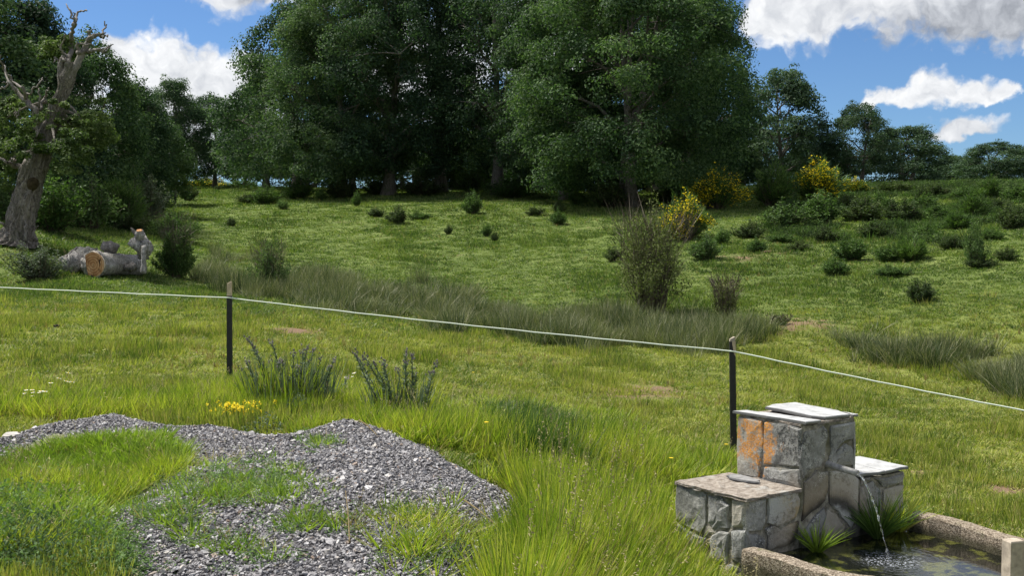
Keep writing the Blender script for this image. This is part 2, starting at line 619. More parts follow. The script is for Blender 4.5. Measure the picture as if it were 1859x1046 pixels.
M = {}
M['oak'] = leaf_mat('oak leaves', (0.020, 0.040, 0.024), (0.050, 0.092, 0.046), (0.130, 0.185, 0.082), 0.35, rand=.30)
M['oak_light'] = leaf_mat('light oak leaves', (0.024, 0.048, 0.024), (0.062, 0.112, 0.046), (0.150, 0.215, 0.082), 0.35)
M['oak_far'] = leaf_mat('far oak leaves', (0.028, 0.050, 0.034), (0.055, 0.095, 0.055), (0.115, 0.165, 0.090), 0.4)
M['broom'] = leaf_mat('broom twigs', (0.027, 0.056, 0.018), (0.073, 0.125, 0.035), (0.163, 0.237, 0.069), 1.2)
M['heath'] = leaf_mat('heath leaves', (0.022, 0.037, 0.016), (0.053, 0.083, 0.029), (0.119, 0.150, 0.056), 1.0)
M['willow'] = leaf_mat('willow leaves', (0.037, 0.069, 0.025), (0.094, 0.150, 0.050), (0.175, 0.250, 0.094), 1.0)
M['greyleaf'] = leaf_mat('grey leaves', (0.055, 0.075, 0.048), (0.10, 0.125, 0.085), (0.19, 0.22, 0.16), 1.5)
M['flower'] = leaf_mat('yellow flowers', (0.62, 0.46, 0.01), (0.78, 0.62, 0.02), (0.85, 0.70, 0.05), 3.0, transl=0.25, tint=(1, 1, .6))
M['bush_green'] = leaf_mat('bush leaves', (0.025, 0.053, 0.016), (0.065, 0.117, 0.033), (0.150, 0.225, 0.065), 1.0)


def bark_mat(name, lo, hi, moss=(0.07, 0.085, 0.03), sc=5.0, mossy=0.5, bd=0.03):
    m, T = new_mat(name)
    tc = T.n('ShaderNodeTexCoord').outputs['Object']
    mp = T.n('ShaderNodeMapping', {'Vector': tc, 'Scale': (1.0, 1.0, 0.20)}).outputs[0]
    mp = T.v('ADD', mp, T.v('SCALE', T.noise(tc, 3.0, 3.0).outputs['Color'], scale=0.35))
    vor = T.n('ShaderNodeTexVoronoi', {'Vector': mp, 'Scale': sc * 2.2}, feature='DISTANCE_TO_EDGE').outputs['Distance']
    nz = T.noise(mp, sc * 2, 7.0, 0.68)
    f = T.m('ADD', T.m('MULTIPLY', vor, 0.45), T.m('MULTIPLY', nz.outputs['Fac'], 0.95))
    col = T.ramp(f, [(0.28, lo), (0.75, hi)])
    big = T.noise(tc, 1.3, 4.0, 0.6)
    col = T.mix(T.m('MULTIPLY', T.sstep(big.outputs['Fac'], 0.52, 0.68), mossy), col, moss)
    finish(T, col, 0.92, 0.1, bump=f, bstr=1.0, bdist=bd)
    return m


M['bark'] = bark_mat('oak bark', (0.045, 0.038, 0.032), (0.23, 0.205, 0.18))
M['deadbark'] = bark_mat('grey dead bark', (0.026, 0.021, 0.018), (0.30, 0.27, 0.24), sc=6.0, mossy=0.35, bd=0.06)
M['greywood'] = bark_mat('bleached dead wood', (0.07, 0.062, 0.055), (0.26, 0.24, 0.22), sc=7.0, mossy=0.1, bd=0.01)
M['twig'] = leaf_mat('brown twigs', (0.05, 0.038, 0.028), (0.095, 0.075, 0.055), (0.15, 0.125, 0.095), 2.0, transl=0.0)
M['logbark'] = bark_mat('lichened log bark', (0.04, 0.033, 0.028), (0.46, 0.44, 0.41), sc=8.0, mossy=0.25, bd=0.03)
# ---------------------------------------------------------------- ground
SOIL_PX = [(1160, 713, 100, 12, 1.5), (545, 603, 80, 8, 1.4), (545, 765, 60, 14, .8), (1440, 600, 95, 20, 1.7), (1300, 622, 50, 6, .9), (1830, 886, 80, 18, 1.3), (410, 508, 60, 9, 1.3), (700, 708, 70, 14, 1.0),
           (1670, 858, 38, 10, 1.2), (820, 705, 50, 9, .7), (380, 594, 30, 4, .8), (155, 630, 35, 4, .6), (385, 683, 28, 5, .6), (1340, 470, 90, 14, .7), (1410, 458, 90, 10, .8), (1120, 415, 90, 8, .5), (700, 430, 80, 5, .5), (820, 462, 90, 6, .5), (1560, 520, 70, 8, .5), (620, 405, 60, 4, .5), (1090, 830, 60, 12, .4),
           (1000, 400, 90, 6, .25), (1230, 640, 60, 6, .35), (870, 660, 60, 6, .35), (1600, 800, 120, 12, .3), (250, 585, 60, 5, .3), (1760, 760, 60, 8, .3), (650, 640, 60, 6, .3)]
RUSH_PX = [(330, 500), (380, 468), (470, 478), (560, 500), (700, 520), (880, 542), (1000, 560), (1150, 588), (1330, 598), (1400, 612), (1330, 636), (1250, 632), (1100, 632), (1000, 622), (800, 594), (650, 572), (540, 552), (440, 538)]
RUSH2_PX = [(1500, 618), (1600, 612), (1700, 640), (1859, 660), (2100, 700), (2100, 800), (1859, 744), (1790, 712), (1680, 672), (1560, 648)]


def px_mask(px, py, spots):
    m = np.zeros(px.shape)
    for (x, y, rx, ry, k) in spots:
        q = ((px - x) / rx) ** 2 + ((py - y) / ry) ** 2
        m = np.maximum(m, k * np.exp(-q * 1.2))
    return m


def sorted_az():
    fine = np.arange(-31, 31.01, 0.2)
    mid1 = np.arange(-70, -31, 1.0)
    mid2 = np.arange(32, 71, 1.0)
    rest = np.arange(74, 290, 4.0)
    return np.radians(np.concatenate([fine, mid2, rest, mid1 + 0.0 + 360 * 0]))


azs = np.radians(np.concatenate([np.arange(-31, 31.01, 0.2), np.arange(32, 71, 1.0), np.arange(74, 287, 4.0), np.arange(290, 329, 1.0)]))
rads = np.concatenate([np.geomspace(0.6, 3.4, 14), np.geomspace(3.5, 125, 400), np.geomspace(130, 6000, 46)])
AA, RR = np.meshgrid(azs, rads)
GX, GY = RR * np.sin(AA), RR * np.cos(AA)
GZ = height(GX, GY)
na, nr = len(azs), len(rads)
i = np.arange(nr - 1)[:, None] * na
j = np.arange(na)[None]
GF = np.stack([i + j, i + na + j, i + na + (j + 1) % na, i + (j + 1) % na], -1).reshape(-1, 4)[:, ::-1]
acc = Acc()
acc.add(np.stack([GX, GY, GZ], -1), GF, 0, True)
hub = np.array([[0, 0, gz(0.0, 0.3)]])
acc.add(np.r_[np.stack([GX[0], GY[0], GZ[0]], -1), hub], np.stack([np.arange(na), (np.arange(na) + 1) % na, np.full(na, na)], 1)[:, ::-1], 0, True)
gpxx, gpyy = project(GX, GY, base_height(GX, GY))
front = GY > 2
soil = px_mask(gpxx, gpyy, SOIL_PX) * front
hill_shade = smooth(np.hypot(GX, GY), 21, 30) * 0.9  # cloud shade over the hillside, put into the turf colour
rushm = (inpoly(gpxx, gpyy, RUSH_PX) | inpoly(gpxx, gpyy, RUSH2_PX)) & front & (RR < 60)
slate = smooth(polydist(GX, GY, HEAP), -0.06, 0.06) * (1 - 0.8 * smooth(polydist(GX, GY, GRASS_ISLE), -0.05, 0.1))
extra = len(hub) + na


def add_attr(me, name, vals):
    a = me.attributes.new(name, 'FLOAT', 'POINT')
    v = np.r_[vals.ravel(), vals[0], [vals[0, 0]]].astype(np.float32)
    a.data.foreach_set('value', v)


m, T = new_mat('meadow soil and turf')
g = T.n('ShaderNodeNewGeometry').outputs['Position']
n1 = T.noise(g, 0.45, 5.0, 0.62).outputs['Fac']
n2 = T.noise(g, 6.0, 5.0, 0.7).outputs['Fac']
n3 = T.noise(g, 38.0, 4.0, 0.75).outputs['Fac']
f = T.m('ADD', T.m('ADD', T.m('MULTIPLY', n1, .35), T.m('MULTIPLY', n2, .35)), T.m('MULTIPLY', n3, .3))
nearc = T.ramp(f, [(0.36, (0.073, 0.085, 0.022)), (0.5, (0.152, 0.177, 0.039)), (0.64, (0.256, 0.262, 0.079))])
farc = T.ramp(f, [(0.36, (0.043, 0.064, 0.018)), (0.5, (0.090, 0.129, 0.032)), (0.66, (0.168, 0.197, 0.063))])  # hillside turf, darkened in colour to stand for cloud shade
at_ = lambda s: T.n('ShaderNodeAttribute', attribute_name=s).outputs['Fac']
col = T.mix(at_('hill_shade'), nearc, farc)
soilc = T.ramp(n3, [(0.3, (0.075, 0.052, 0.034)), (0.55, (0.20, 0.135, 0.085)), (0.75, (0.33, 0.25, 0.17))])
n4 = T.noise(g, 2.6, 5.0, 0.7).outputs['Fac']
sm_ = T.sstep(T.m('ADD', at_('soil'), T.m('ADD', T.m('MULTIPLY', T.m('SUBTRACT', n4, 0.5), 2.6), T.m('MULTIPLY', T.m('SUBTRACT', n3, 0.5), 1.2))), 0.40, 1.0)
sm_ = T.m('MULTIPLY', sm_, T.sstep(at_('soil'), 0.08, 0.3))
col = T.mix(sm_, col, soilc)
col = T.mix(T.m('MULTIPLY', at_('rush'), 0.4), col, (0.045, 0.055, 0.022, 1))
vor = T.n('ShaderNodeTexVoronoi', {'Vector': g, 'Scale': 45.0})
slc = T.ramp(T.n('ShaderNodeSeparateColor', {0: vor.outputs['Color']}).outputs[0], [(0.0, (0.07, 0.066, 0.068)), (0.6, (0.17, 0.165, 0.17)), (1.0, (0.30, 0.29, 0.30))])
col = T.mix(at_('slate'), col, slc)
finish(T, col, 0.95, 0.1, bump=T.m('ADD', n2, T.m('MULTIPLY', n3, .6)), bstr=0.7, bdist=0.05)
M['ground'] = m
me = acc.mesh('ground', M['ground'])
add_attr(me, 'soil', soil)
add_attr(me, 'hill_shade', hill_shade)
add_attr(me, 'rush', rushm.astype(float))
add_attr(me, 'slate', slate)
ground = link('ground', me)
tag(ground, 'grazed meadow falling to a rushy stream bed and rising to a wooded crest', kind='structure')


# ---------------------------------------------------------------- scattered growth (stuff)
def scatter(name, P, rot, scl, idx, sources, label, mats=None):
    me = bpy.data.meshes.new(name)
    me.vertices.add(len(P))
    me.vertices.foreach_set('co', np.asarray(P, np.float32).ravel())
    for nm, typ, val, key in (('rot', 'FLOAT_VECTOR', rot, 'vector'), ('scl', 'FLOAT_VECTOR', scl, 'vector')):
        a = me.attributes.new(nm, typ, 'POINT')
        a.data.foreach_set(key, np.asarray(val, np.float32).ravel())
    a = me.attributes.new('pick', 'INT', 'POINT')
    a.data.foreach_set('value', np.asarray(idx, np.int32))
    o = link(name, me)
    ng = bpy.data.node_groups.new(name + ' scatter', 'GeometryNodeTree')
    ng.interface.new_socket('Geometry', in_out='INPUT', socket_type='NodeSocketGeometry')
    ng.interface.new_socket('Geometry', in_out='OUTPUT', socket_type='NodeSocketGeometry')
    N, L = ng.nodes, ng.links
    gi, go = N.new('NodeGroupInput'), N.new('NodeGroupOutput')
    join = N.new('GeometryNodeGeometryToInstance')
    for s in reversed(sources):
        oi = N.new('GeometryNodeObjectInfo')
        oi.inputs['Object'].default_value = s
        oi.inputs['As Instance'].default_value = False
        L.new(oi.outputs['Geometry'], join.inputs[0])
    iop = N.new('GeometryNodeInstanceOnPoints')
    iop.inputs['Pick Instance'].default_value = True

    def attr(nm, typ):
        a = N.new('GeometryNodeInputNamedAttribute')
        a.data_type = typ
        a.inputs['Name'].default_value = nm
        return a.outputs['Attribute']
    e2r = N.new('FunctionNodeEulerToRotation')
    L.new(attr('rot', 'FLOAT_VECTOR'), e2r.inputs[0])
    L.new(gi.outputs[0], iop.inputs['Points'])
    L.new(join.outputs[0], iop.inputs['Instance'])
    L.new(attr('pick', 'INT'), iop.inputs['Instance Index'])
    L.new(e2r.outputs[0], iop.inputs['Rotation'])
    L.new(attr('scl', 'FLOAT_VECTOR'), iop.inputs['Scale'])
    L.new(iop.outputs[0], go.inputs[0])
    md = o.modifiers.new('scatter', 'NODES')
    md.node_group = ng
    tag(o, label, kind='stuff')
    return o


def hidden_source(name, me):
    return bpy.data.objects.new(name, me)


def tuft(seed, n, rad, h0, h1, w, lean, bend, mats, seg=3, heads=0, mi=0):
    rng = np.random.default_rng(seed)
    a = rng.uniform(0, 2 * math.pi, n)
    r = rad * np.sqrt(rng.uniform(0, 1, n))
    base = np.stack([r * np.cos(a), r * np.sin(a), np.full(n, -0.01)], 1)
    out = np.stack([np.cos(a), np.sin(a), np.zeros(n)], 1) * (r / rad * .6 + .4)[:, None]
    dirn = unit(out * rng.uniform(0, lean, n)[:, None] + rng.normal(0, .12, (n, 3)) + (0, 0, 1))
    L = rng.uniform(h0, h1, n)
    b2 = rng.uniform(0, 2 * math.pi, n)
    bd = np.stack([np.cos(b2) * .5, np.sin(b2) * .5, -np.full(n, .55)], 1) * (bend * rng.uniform(.3, 1, n) * L)[:, None] + out * (bend * .5 * L)[:, None]
    acc = Acc()
    V, F = ribbons(base, dirn, L, bd, w * rng.uniform(.7, 1.3, n), seg, rng=rng)
    acc.add(V, F, mi)
    if heads:
        hb = base[:heads] * .5
        hd = unit(rng.normal(0, .16, (heads, 3)) + (0, 0, 1))
        hl = rng.uniform(h1 * 1.15, h1 * 1.6, heads)
        hbend = rng.normal(0, .10, (heads, 3)) * hl[:, None]
        V, F = ribbons(hb, hd, hl, hbend, np.full(heads, w * .5), 3, rng=rng, tipw=.5)
        acc.add(V, F, 1)
        tip = hb + hd * hl[:, None] + hbend
        k = 9
        c = np.repeat(tip, k, 0) + rng.normal(0, 1, (heads * k, 3)) * (.008, .008, .0) - np.repeat(hd, k, 0) * (np.tile(np.arange(k), heads) * .009)[:, None]
        V, F = leaves(c, np.full(len(c), .016), rng.normal(size=(len(c), 3)), rng, .4)
        acc.add(V, F, 1)
    return hidden_source('tuft', acc.mesh('tuft', mats))


M['turf'] = grass_mat('short turf', [(0.34, (0.085, 0.128, 0.022)), (0.5, (0.201, 0.244, 0.039)), (0.64, (0.366, 0.366, 0.091))], 0.7, straw=.12)
M['hillturf'] = grass_mat('hill turf', [(0.32, (0.039, 0.072, 0.017)), (0.5, (0.095, 0.152, 0.031)), (0.70, (0.197, 0.238, 0.064))], 0.30, straw=.05, strawc=(0.224, 0.210, 0.098))  # darker than the near turf: cloud shade mixed into the blade colour
M['tall'] = grass_mat('tall grass', [(0.28, (0.104, 0.171, 0.020)), (0.5, (0.250, 0.320, 0.034)), (0.70, (0.439, 0.451, 0.073))], 1.3, straw=.07, rand=.4)
M['lush'] = grass_mat('lush grass', [(0.25, (0.10, 0.165, 0.022)), (0.5, (0.20, 0.285, 0.034)), (0.8, (0.31, 0.39, 0.06))], 1.4, rand=.4)
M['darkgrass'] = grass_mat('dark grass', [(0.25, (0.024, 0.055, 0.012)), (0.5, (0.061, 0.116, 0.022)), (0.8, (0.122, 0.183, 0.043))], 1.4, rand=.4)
M['seed'] = plain('grass seed heads', (0.30, 0.26, 0.13), 0.8)
M['strawy'] = grass_mat('dry straw', [(0.25, (0.16, 0.115, 0.05)), (0.6, (0.32, 0.25, 0.12)), (0.85, (0.40, 0.34, 0.19))], 1.4, rand=.5)
M['rush'] = grass_mat('rushes', [(0.28, (0.042, 0.066, 0.024)), (0.5, (0.095, 0.125, 0.048)), (0.75, (0.20, 0.215, 0.105))], 0.5, transl=.2, rand=.5, straw=.16, strawc=(.26, .25, .15))
M['weed'] = leaf_mat('low weeds', (0.069, 0.114, 0.046), (0.130, 0.206, 0.076), (0.229, 0.320, 0.122), 2.0)

short_src = [tuft(i, 26, .075, .018, .048, .0072, 1.7, .6, [M['turf'], M['seed']], 2) for i in range(4)]
short_src.append(tuft(9, 24, .07, .05, .10, .006, .8, .5, [M['turf'], M['seed']], 2))
hill_src = [tuft(20 + i, 26, .12, .04, .10, .014, 1.3, .5, [M['hillturf'], M['seed']], 2) for i in range(4)]
tall_src = [tuft(30 + i, 22 + 3 * i, .085, .10, .31, .0088, .85, .50, [M['tall'], M['seed']], 4, heads=h) for i, h in enumerate((0, 0, 0, 0))]
lush_src = [tuft(40 + i, 26, .09, .08, .21, .0105, 1.1, .55, [M['lush'], M['seed']], 4) for i in range(3)]
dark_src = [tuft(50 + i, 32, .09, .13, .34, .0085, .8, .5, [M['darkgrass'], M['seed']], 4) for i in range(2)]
straw_src = [tuft(60 + i, 14, .08, .10, .30, .005, 1.2, .7, [M['strawy'], M['seed']], 4, heads=1) for i in range(2)]
rush_src = [tuft(70 + i, 60, .20, .35, .98, .011, .48, .26, [M['rush'], M['seed']], 4) for i in range(4)]


def weed_src(seed, n=40, rad=.09, h=.05, ls=.022, mat='weed'):
    rng = np.random.default_rng(seed)
    a = rng.uniform(0, 6.28, n)
    r = rad * np.sqrt(rng.uniform(0, 1, n))
    c = np.stack([r * np.cos(a), r * np.sin(a), rng.uniform(.005, h, n) * (1.1 - r / rad)], 1)
    acc = Acc()
    V, F = leaves(c, rng.uniform(.7, 1.3, n) * ls, rng.normal(0, .5, (n, 3)) + (0, 0, 1), rng, .5)
    acc.add(V, F, 0)
    return hidden_source('weed', acc.mesh('weed', [M[mat]]))


clover = [weed_src(85, 34, .085, .025, .020, 'turf'), weed_src(86, 40, .09, .03, .016, 'turf')]
weeds = [weed_src(80), weed_src(81, 50, .1, .08, .02), weed_src(82, 60, .07, .11, .018)]

rng = np.random.default_rng(11)


def polar_samples(n, a0, a1, r0, r1, rng, k=0.0):
    """points whose density falls with distance"""
    a = np.radians(rng.uniform(a0, a1, n))
    u = rng.uniform(0, 1, n) ** (1 + k)
    r = np.exp(np.log(r0) + u * (np.log(r1) - np.log(r0)))
    return r * np.sin(a), r * np.cos(a)


def masks(X, Y):
    px, py = project(X, Y, base_height(X, Y))
    return px, py


def fountain_clear(X, Y, pad=0.0):
    s = (X - FB[0]) * FU[0] + (Y - FB[1]) * FU[1]
    t = (X - FB[0]) * FV[0] + (Y - FB[1]) * FV[1]
    inwall = (s > -0.02 - pad) & (s < 1.46 + pad) & (t > -.04 - pad) & (t < .60 + pad)
    return ~inwall & (polydist(X, Y, BASIN) < -0.15 - pad)


def place(X, Y, smin, smax, zs=(.8, 1.2), dz=0.0, tilt=.12):
    n = len(X)
    P = np.stack([X, Y, height(X, Y) + dz], 1)
    rot = np.stack([rng.normal(0, tilt, n), rng.normal(0, tilt, n), rng.uniform(0, 6.28, n)], 1)
    s = rng.uniform(smin, smax, n)
    scl = np.stack([s, s, s * rng.uniform(zs[0], zs[1], n)], 1)
    return P, rot, scl


TALL_PX = [(745, 800), (790, 745), (880, 730), (1000, 735), (1130, 770), (1225, 830), (1340, 860), (1340, 900), (1235, 1046), (1360, 1046), (1480, 1300), (700, 1400), (905, 1150), (945, 1046), (968, 965), (955, 918), (905, 885), (830, 842)]
STRIP_PX = [(-400, 712), (0, 705), (200, 712), (420, 700), (600, 716), (760, 735), (800, 765), (770, 800), (700, 770), (600, 762), (540, 778), (420, 765), (330, 770), (235, 752), (150, 765), (60, 782), (-60, 805), (-400, 860)]
LEFT_PX = [(-500, 845), (0, 842), (110, 826), (290, 822), (335, 850), (330, 880), (250, 900), (160, 935), (165, 1000), (225, 1060), (250, 1200), (-500, 1500)]
# short turf: near meadow
X, Y = polar_samples(120000, -31, 31, 4.4, 30, rng)
px, py = masks(X, Y)
keep = (polydist(X, Y, HEAP) + .08 * wavy(X, Y, 4.0, 4, 12) < -0.0) & fountain_clear(X, Y) & (rng.uniform(size=len(X)) * 1.25 > px_mask(px, py, SOIL_PX) * (1 + .9 * wavy(X, Y, 4.5, 3, 10))) & (rng.uniform(size=len(X)) > .5 * smooth(wavy(X, Y, 1.5, 4, 15), .0, .5))
keep &= ~(smooth(np.hypot(X, Y), 21, 30) > rng.uniform(size=len(X)))
X, Y = X[keep], Y[keep]
r = np.hypot(X, Y)
P, rot, scl = place(X, Y, .75, 1.25)
patch = 0.55 + .9 * smooth(wavy(X, Y, 2.2, 4, 5), -.1, .7)
scl *= (.85 + r / 24)[:, None] * np.stack([np.ones_like(r), np.ones_like(r), patch], 1)
clv = rng.uniform(size=len(X)) < .22 + .25 * wavy(X, Y, 1.3, 3, 14)
scl[clv] *= np.array((1.0, 1.0, .6))
scatter('meadow_grass', P, rot, scl, np.where(clv, 5 + rng.integers(0, 2, len(X)), rng.integers(0, 5, len(X))), short_src + clover, 'short grazed green grass of the near meadow')
# hill turf
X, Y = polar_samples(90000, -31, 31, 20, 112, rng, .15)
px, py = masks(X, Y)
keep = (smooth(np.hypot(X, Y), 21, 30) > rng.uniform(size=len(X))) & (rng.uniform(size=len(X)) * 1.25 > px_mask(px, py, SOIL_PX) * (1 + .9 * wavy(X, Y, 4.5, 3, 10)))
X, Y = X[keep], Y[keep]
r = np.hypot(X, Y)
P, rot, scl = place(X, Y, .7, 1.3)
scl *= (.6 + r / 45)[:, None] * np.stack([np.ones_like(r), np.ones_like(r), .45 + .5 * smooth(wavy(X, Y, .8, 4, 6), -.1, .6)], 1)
scatter('hillside_grass', P, rot, scl, rng.integers(0, 4, len(X)), hill_src, 'short grass on the rising hillside beyond the stream, darkened in colour for cloud shade')
# tall grass by the fountain, behind the heap and bottom left
X, Y = polar_samples(60000, -31, 22, 4.3, 12.5, rng)
px, py = masks(X, Y)
jx, jy = 22 * wavy(X, Y, 2.4, 4, 19) + rng.normal(0, 8, len(X)), 13 * wavy(X, Y, 3.1, 4, 16) + rng.normal(0, 6, len(X))
t1 = inpoly(px + jx, py + jy, TALL_PX)
t2 = inpoly(px + jx, py + jy, STRIP_PX)
t3 = inpoly(px, py, LEFT_PX)
gap = wavy(X, Y, 2.3, 3, 7)
keep = (t1 & (gap > -.36)) | (t2 & (gap > -.2) & (rng.uniform(size=len(X)) < .8)) | (t3 & (gap > -.35) & (rng.uniform(size=len(X)) < .8))
keep &= (polydist(X, Y, HEAP) < .03 + .14 * wavy(X, Y, 5.0, 3, 13)) | (t3 & (polydist(X, Y, GRASS_ISLE) > -.03))
keep &= fountain_clear(X, Y)
X, Y, t1, t2, t3, px, py, gap = [q[keep] for q in (X, Y, t1, t2, t3, px, py, gap)]
P, rot, scl = place(X, Y, .75, 1.3)
hgt = np.where(t1, 1.0, np.where(t2, .55, .42))
edge = smooth(py, 740, 860)
hgt = np.where(t1, (.45 + .45 * edge) * (1 - .25 * smooth(px, 1150, 1230)) * (.62 + .75 * smooth(gap, -.3, .6)), hgt)
scl[:, 2] *= hgt
scl[:, :2] *= np.where(t1, 1.0, .8)[:, None]
pick = rng.integers(0, 4, len(X))
u = rng.uniform(size=len(X))
lushm = (t3 & (wavy(X, Y, 1.9, 3, 8) > -.15)) | (t1 & (u < .12))
shadowm = t1 & (px > 880) & (px < 1120) & (py < 880) & (wavy(X, Y, 1.5, 2, 9) > 0)  # shadow on this patch of tall grass, painted with darker tufts
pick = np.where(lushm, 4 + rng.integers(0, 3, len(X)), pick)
pick = np.where(shadowm & (u < .8), 7 + rng.integers(0, 2, len(X)), pick)
pick = np.where(rng.uniform(size=len(X)) < np.where(t2, .12, .05), 9 + rng.integers(0, 2, len(X)), pick)
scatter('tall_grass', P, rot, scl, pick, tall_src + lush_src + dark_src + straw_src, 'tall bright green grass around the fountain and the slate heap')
# rushes in the stream bed
X, Y = polar_samples(60000, -20, 30, 14, 50, rng)
px, py = masks(X, Y)
jx, jy = 26 * wavy(X, Y, 1.3, 4, 17), 13 * wavy(X, Y, 2.1, 4, 18) + rng.normal(0, 5, len(X))
k1, k2 = inpoly(px + jx, py + jy, RUSH_PX), inpoly(px + jx, py + jy, RUSH2_PX)
gap = wavy(X, Y, 1.1, 4, 3)
keep = (k1 & (gap > -.30)) | (k2 & (gap > -.05))
keep &= rng.uniform(size=len(X)) < .36
X, Y, k1, gap = X[keep], Y[keep], k1[keep], gap[keep]
P, rot, scl = place(X, Y, .6, 1.05, (.6, 1.2), tilt=.1)
scl[:, 2] *= np.where(k1, .62 + .50 * gap, .6 + .3 * gap)
scatter('rushes', P, rot, scl, rng.integers(0, 4, len(X)), rush_src, 'grey green rushes filling the damp stream bed')


# ---------------------------------------------------------------- slate chips
def chip(seed):
    rg = np.random.default_rng(seed)
    n = rg.integers(5, 8)
    a = np.sort(rg.uniform(0, 6.28, n))
    a = np.linspace(0, 6.28, n, endpoint=False) + rg.normal(0, .2, n)
    rr = rg.uniform(.6, 1.1, n)
    x, y = np.cos(a) * rr * .5, np.sin(a) * rr * .5 * rg.uniform(.45, .8)
    h = rg.uniform(.07, .2)
    top = np.stack([x * .9, y * .9, np.full(n, h) + rg.normal(0, .02, n)], 1)
    bot = np.stack([x, y, np.full(n, -h)], 1)
    k = np.arange(n)
    acc = Acc()
    acc.add(np.r_[top, bot], [np.arange(n)[None], np.stack([k, k + n, (k + 1) % n + n, (k + 1) % n], 1)], 0)
    return acc


m, T = new_mat('slate chip')
oi = T.n('ShaderNodeObjectInfo').outputs['Random']
tc = T.n('ShaderNodeTexCoord').outputs['Object']
nz = T.noise(tc, 3.0, 4.0, 0.6).outputs['Fac']
c = T.ramp(oi, [(0.0, (0.048, 0.046, 0.048)), (0.3, (0.134, 0.128, 0.136)), (0.65, (0.268, 0.260, 0.268)), (0.90, (0.430, 0.420, 0.425)), (0.93, (0.452, 0.420, 0.377)), (0.96, (0.183, 0.119, 0.081)), (1.0, (0.602, 0.592, 0.570))])
c = T.mix(1.0, c, T.ramp(nz, [(0.3, (0.7, 0.7, 0.7)), (0.7, (1.25, 1.25, 1.25))]), 'MULTIPLY')
finish(T, c, 0.62, 0.4, bump=nz, bstr=0.3, bdist=.1)
M['chip'] = m
chips = [hidden_source('slate_chip', chip(200 + i).mesh('slate_chip', M['chip'])) for i in range(6)]
hx, hy = zip(*HEAP)
n = 230000
X = rng.uniform(min(hx) - .2, max(hx) + .2, n)
Y = rng.uniform(max(min(hy), 4.0) - .1, max(hy) + .3, n)
dd = polydist(X, Y, HEAP) + .09 * wavy(X, Y, 4.0, 4, 12)
isle = polydist(X, Y, GRASS_ISLE)
keep = (rng.uniform(size=n) < smooth(dd, -.16, .07) * (1 - .93 * smooth(isle, -.06, .08)) * .9) & (np.abs(X / Y) < .56)
X, Y = X[keep][:95000], Y[keep][:95000]
n = len(X)
Z = height(X, Y)
P = np.stack([X, Y, Z + rng.uniform(-.004, .014, n)], 1)
rot = np.stack([rng.normal(0, .38, n), rng.normal(0, .38, n), rng.uniform(0, 6.28, n)], 1)
s = np.exp(rng.normal(math.log(.0185), .42, n)).clip(.007, .07)
s = np.where(rng.uniform(size=n) < .01, s * 2.0, s)
scl = np.stack([s, s, s], 1)
scatter('slate_chips', P, rot, scl, rng.integers(0, 6, n), chips, 'grey slate chips dumped in a low heap on the grass')

# weeds and thin grass growing through the chips
SPOTS = [(440, 885, 95, 38, 1.0), (300, 935, 75, 22, .9), (330, 865, 90, 26, .55), (545, 955, 50, 18, .5), (585, 805, 30, 12, .6), (790, 985, 75, 50, .55), (380, 985, 55, 15, .5), (620, 960, 50, 16, .5), (900, 1000, 50, 40, .5),
         (170, 990, 60, 50, .8), (740, 940, 60, 20, .4), (320, 755, 40, 12, .7), (480, 1010, 60, 20, .3), (60, 830, 80, 14, .7)]
X, Y = polar_samples(26000, -30, 6, 4.4, 9, rng)
px, py = project(X, Y, height(X, Y))
w = px_mask(px, py, SPOTS)
keep = (rng.uniform(size=len(X)) < w * .62) & (polydist(X, Y, HEAP) > -.05)
X, Y, px = X[keep], Y[keep], px[keep]
P, rot, scl = place(X, Y, .5, .95)
pick = rng.integers(0, 3, len(X))
u = rng.uniform(size=len(X))
pick = np.where(u < .22, 3 + rng.integers(0, 3, len(X)), pick)
pick = np.where((px > 690) & (u < .40), 6 + rng.integers(0, 2, len(X)), pick)
pick = np.where(u > .95, 8, pick)
scl[:, 2] *= np.where(pick > 2, .5, 1)
scatter('heap_weeds', P, rot, scl, pick, weeds + lush_src + tall_src[:2] + straw_src[:1], 'low green weeds creeping over the slate chips')
# leafy weed patch in the lower left corner, and white daisies
X, Y = polar_samples(14000, -31, -14, 4.4, 7.4, rng)
px, py = project(X, Y, height(X, Y))
w = px_mask(px, py, [(60, 1000, 110, 45, 1.0), (30, 930, 60, 30, .4), (200, 1030, 60, 25, .5)])
keep = rng.uniform(size=len(X)) < w * .8
X, Y = X[keep], Y[keep]
P, rot, scl = place(X, Y, .9, 1.5)
scatter('leafy_weeds', P, rot, scl, rng.integers(1, 3, len(X)), weeds, 'bushy blue green weeds at the edge of the heap')


def daisy_src(seed, petal='white', h=.22):
    rg = np.random.default_rng(seed)
    acc = Acc()
    for _ in range(5):
        b = np.r_[rg.normal(0, .05, 2), 0]
        hh = h * rg.uniform(.6, 1)
        tip = b + np.r_[rg.normal(0, .03, 2), hh]
        V, F = tube([b, (b + tip) / 2 + rg.normal(0, .01, 3), tip], .0018, 4)
        acc.add(V, F, 0)
        k = 9
        a = np.arange(k) * 6.28 / k
        c = tip + np.stack([np.cos(a) * .011, np.sin(a) * .011, np.zeros(k)], 1)
        for q, aa in zip(c, a):
            t_ = np.array((math.cos(aa), math.sin(aa), .15))
            s_ = np.array((-math.sin(aa), math.cos(aa), 0)) * .0045
            acc.add([tip, q + s_, q + t_ * .009, q - s_], [[0, 1, 2, 3]], 1)
        V, F = tube([tip + (0, 0, -.002), tip + (0, 0, .005)], [.006, .004], 6)
        acc.add(V, F, 2)
    return hidden_source('daisy', acc.mesh('daisy', [M['lush'], M['petalw'] if petal == 'white' else M['petaly'], M['petaly']]))


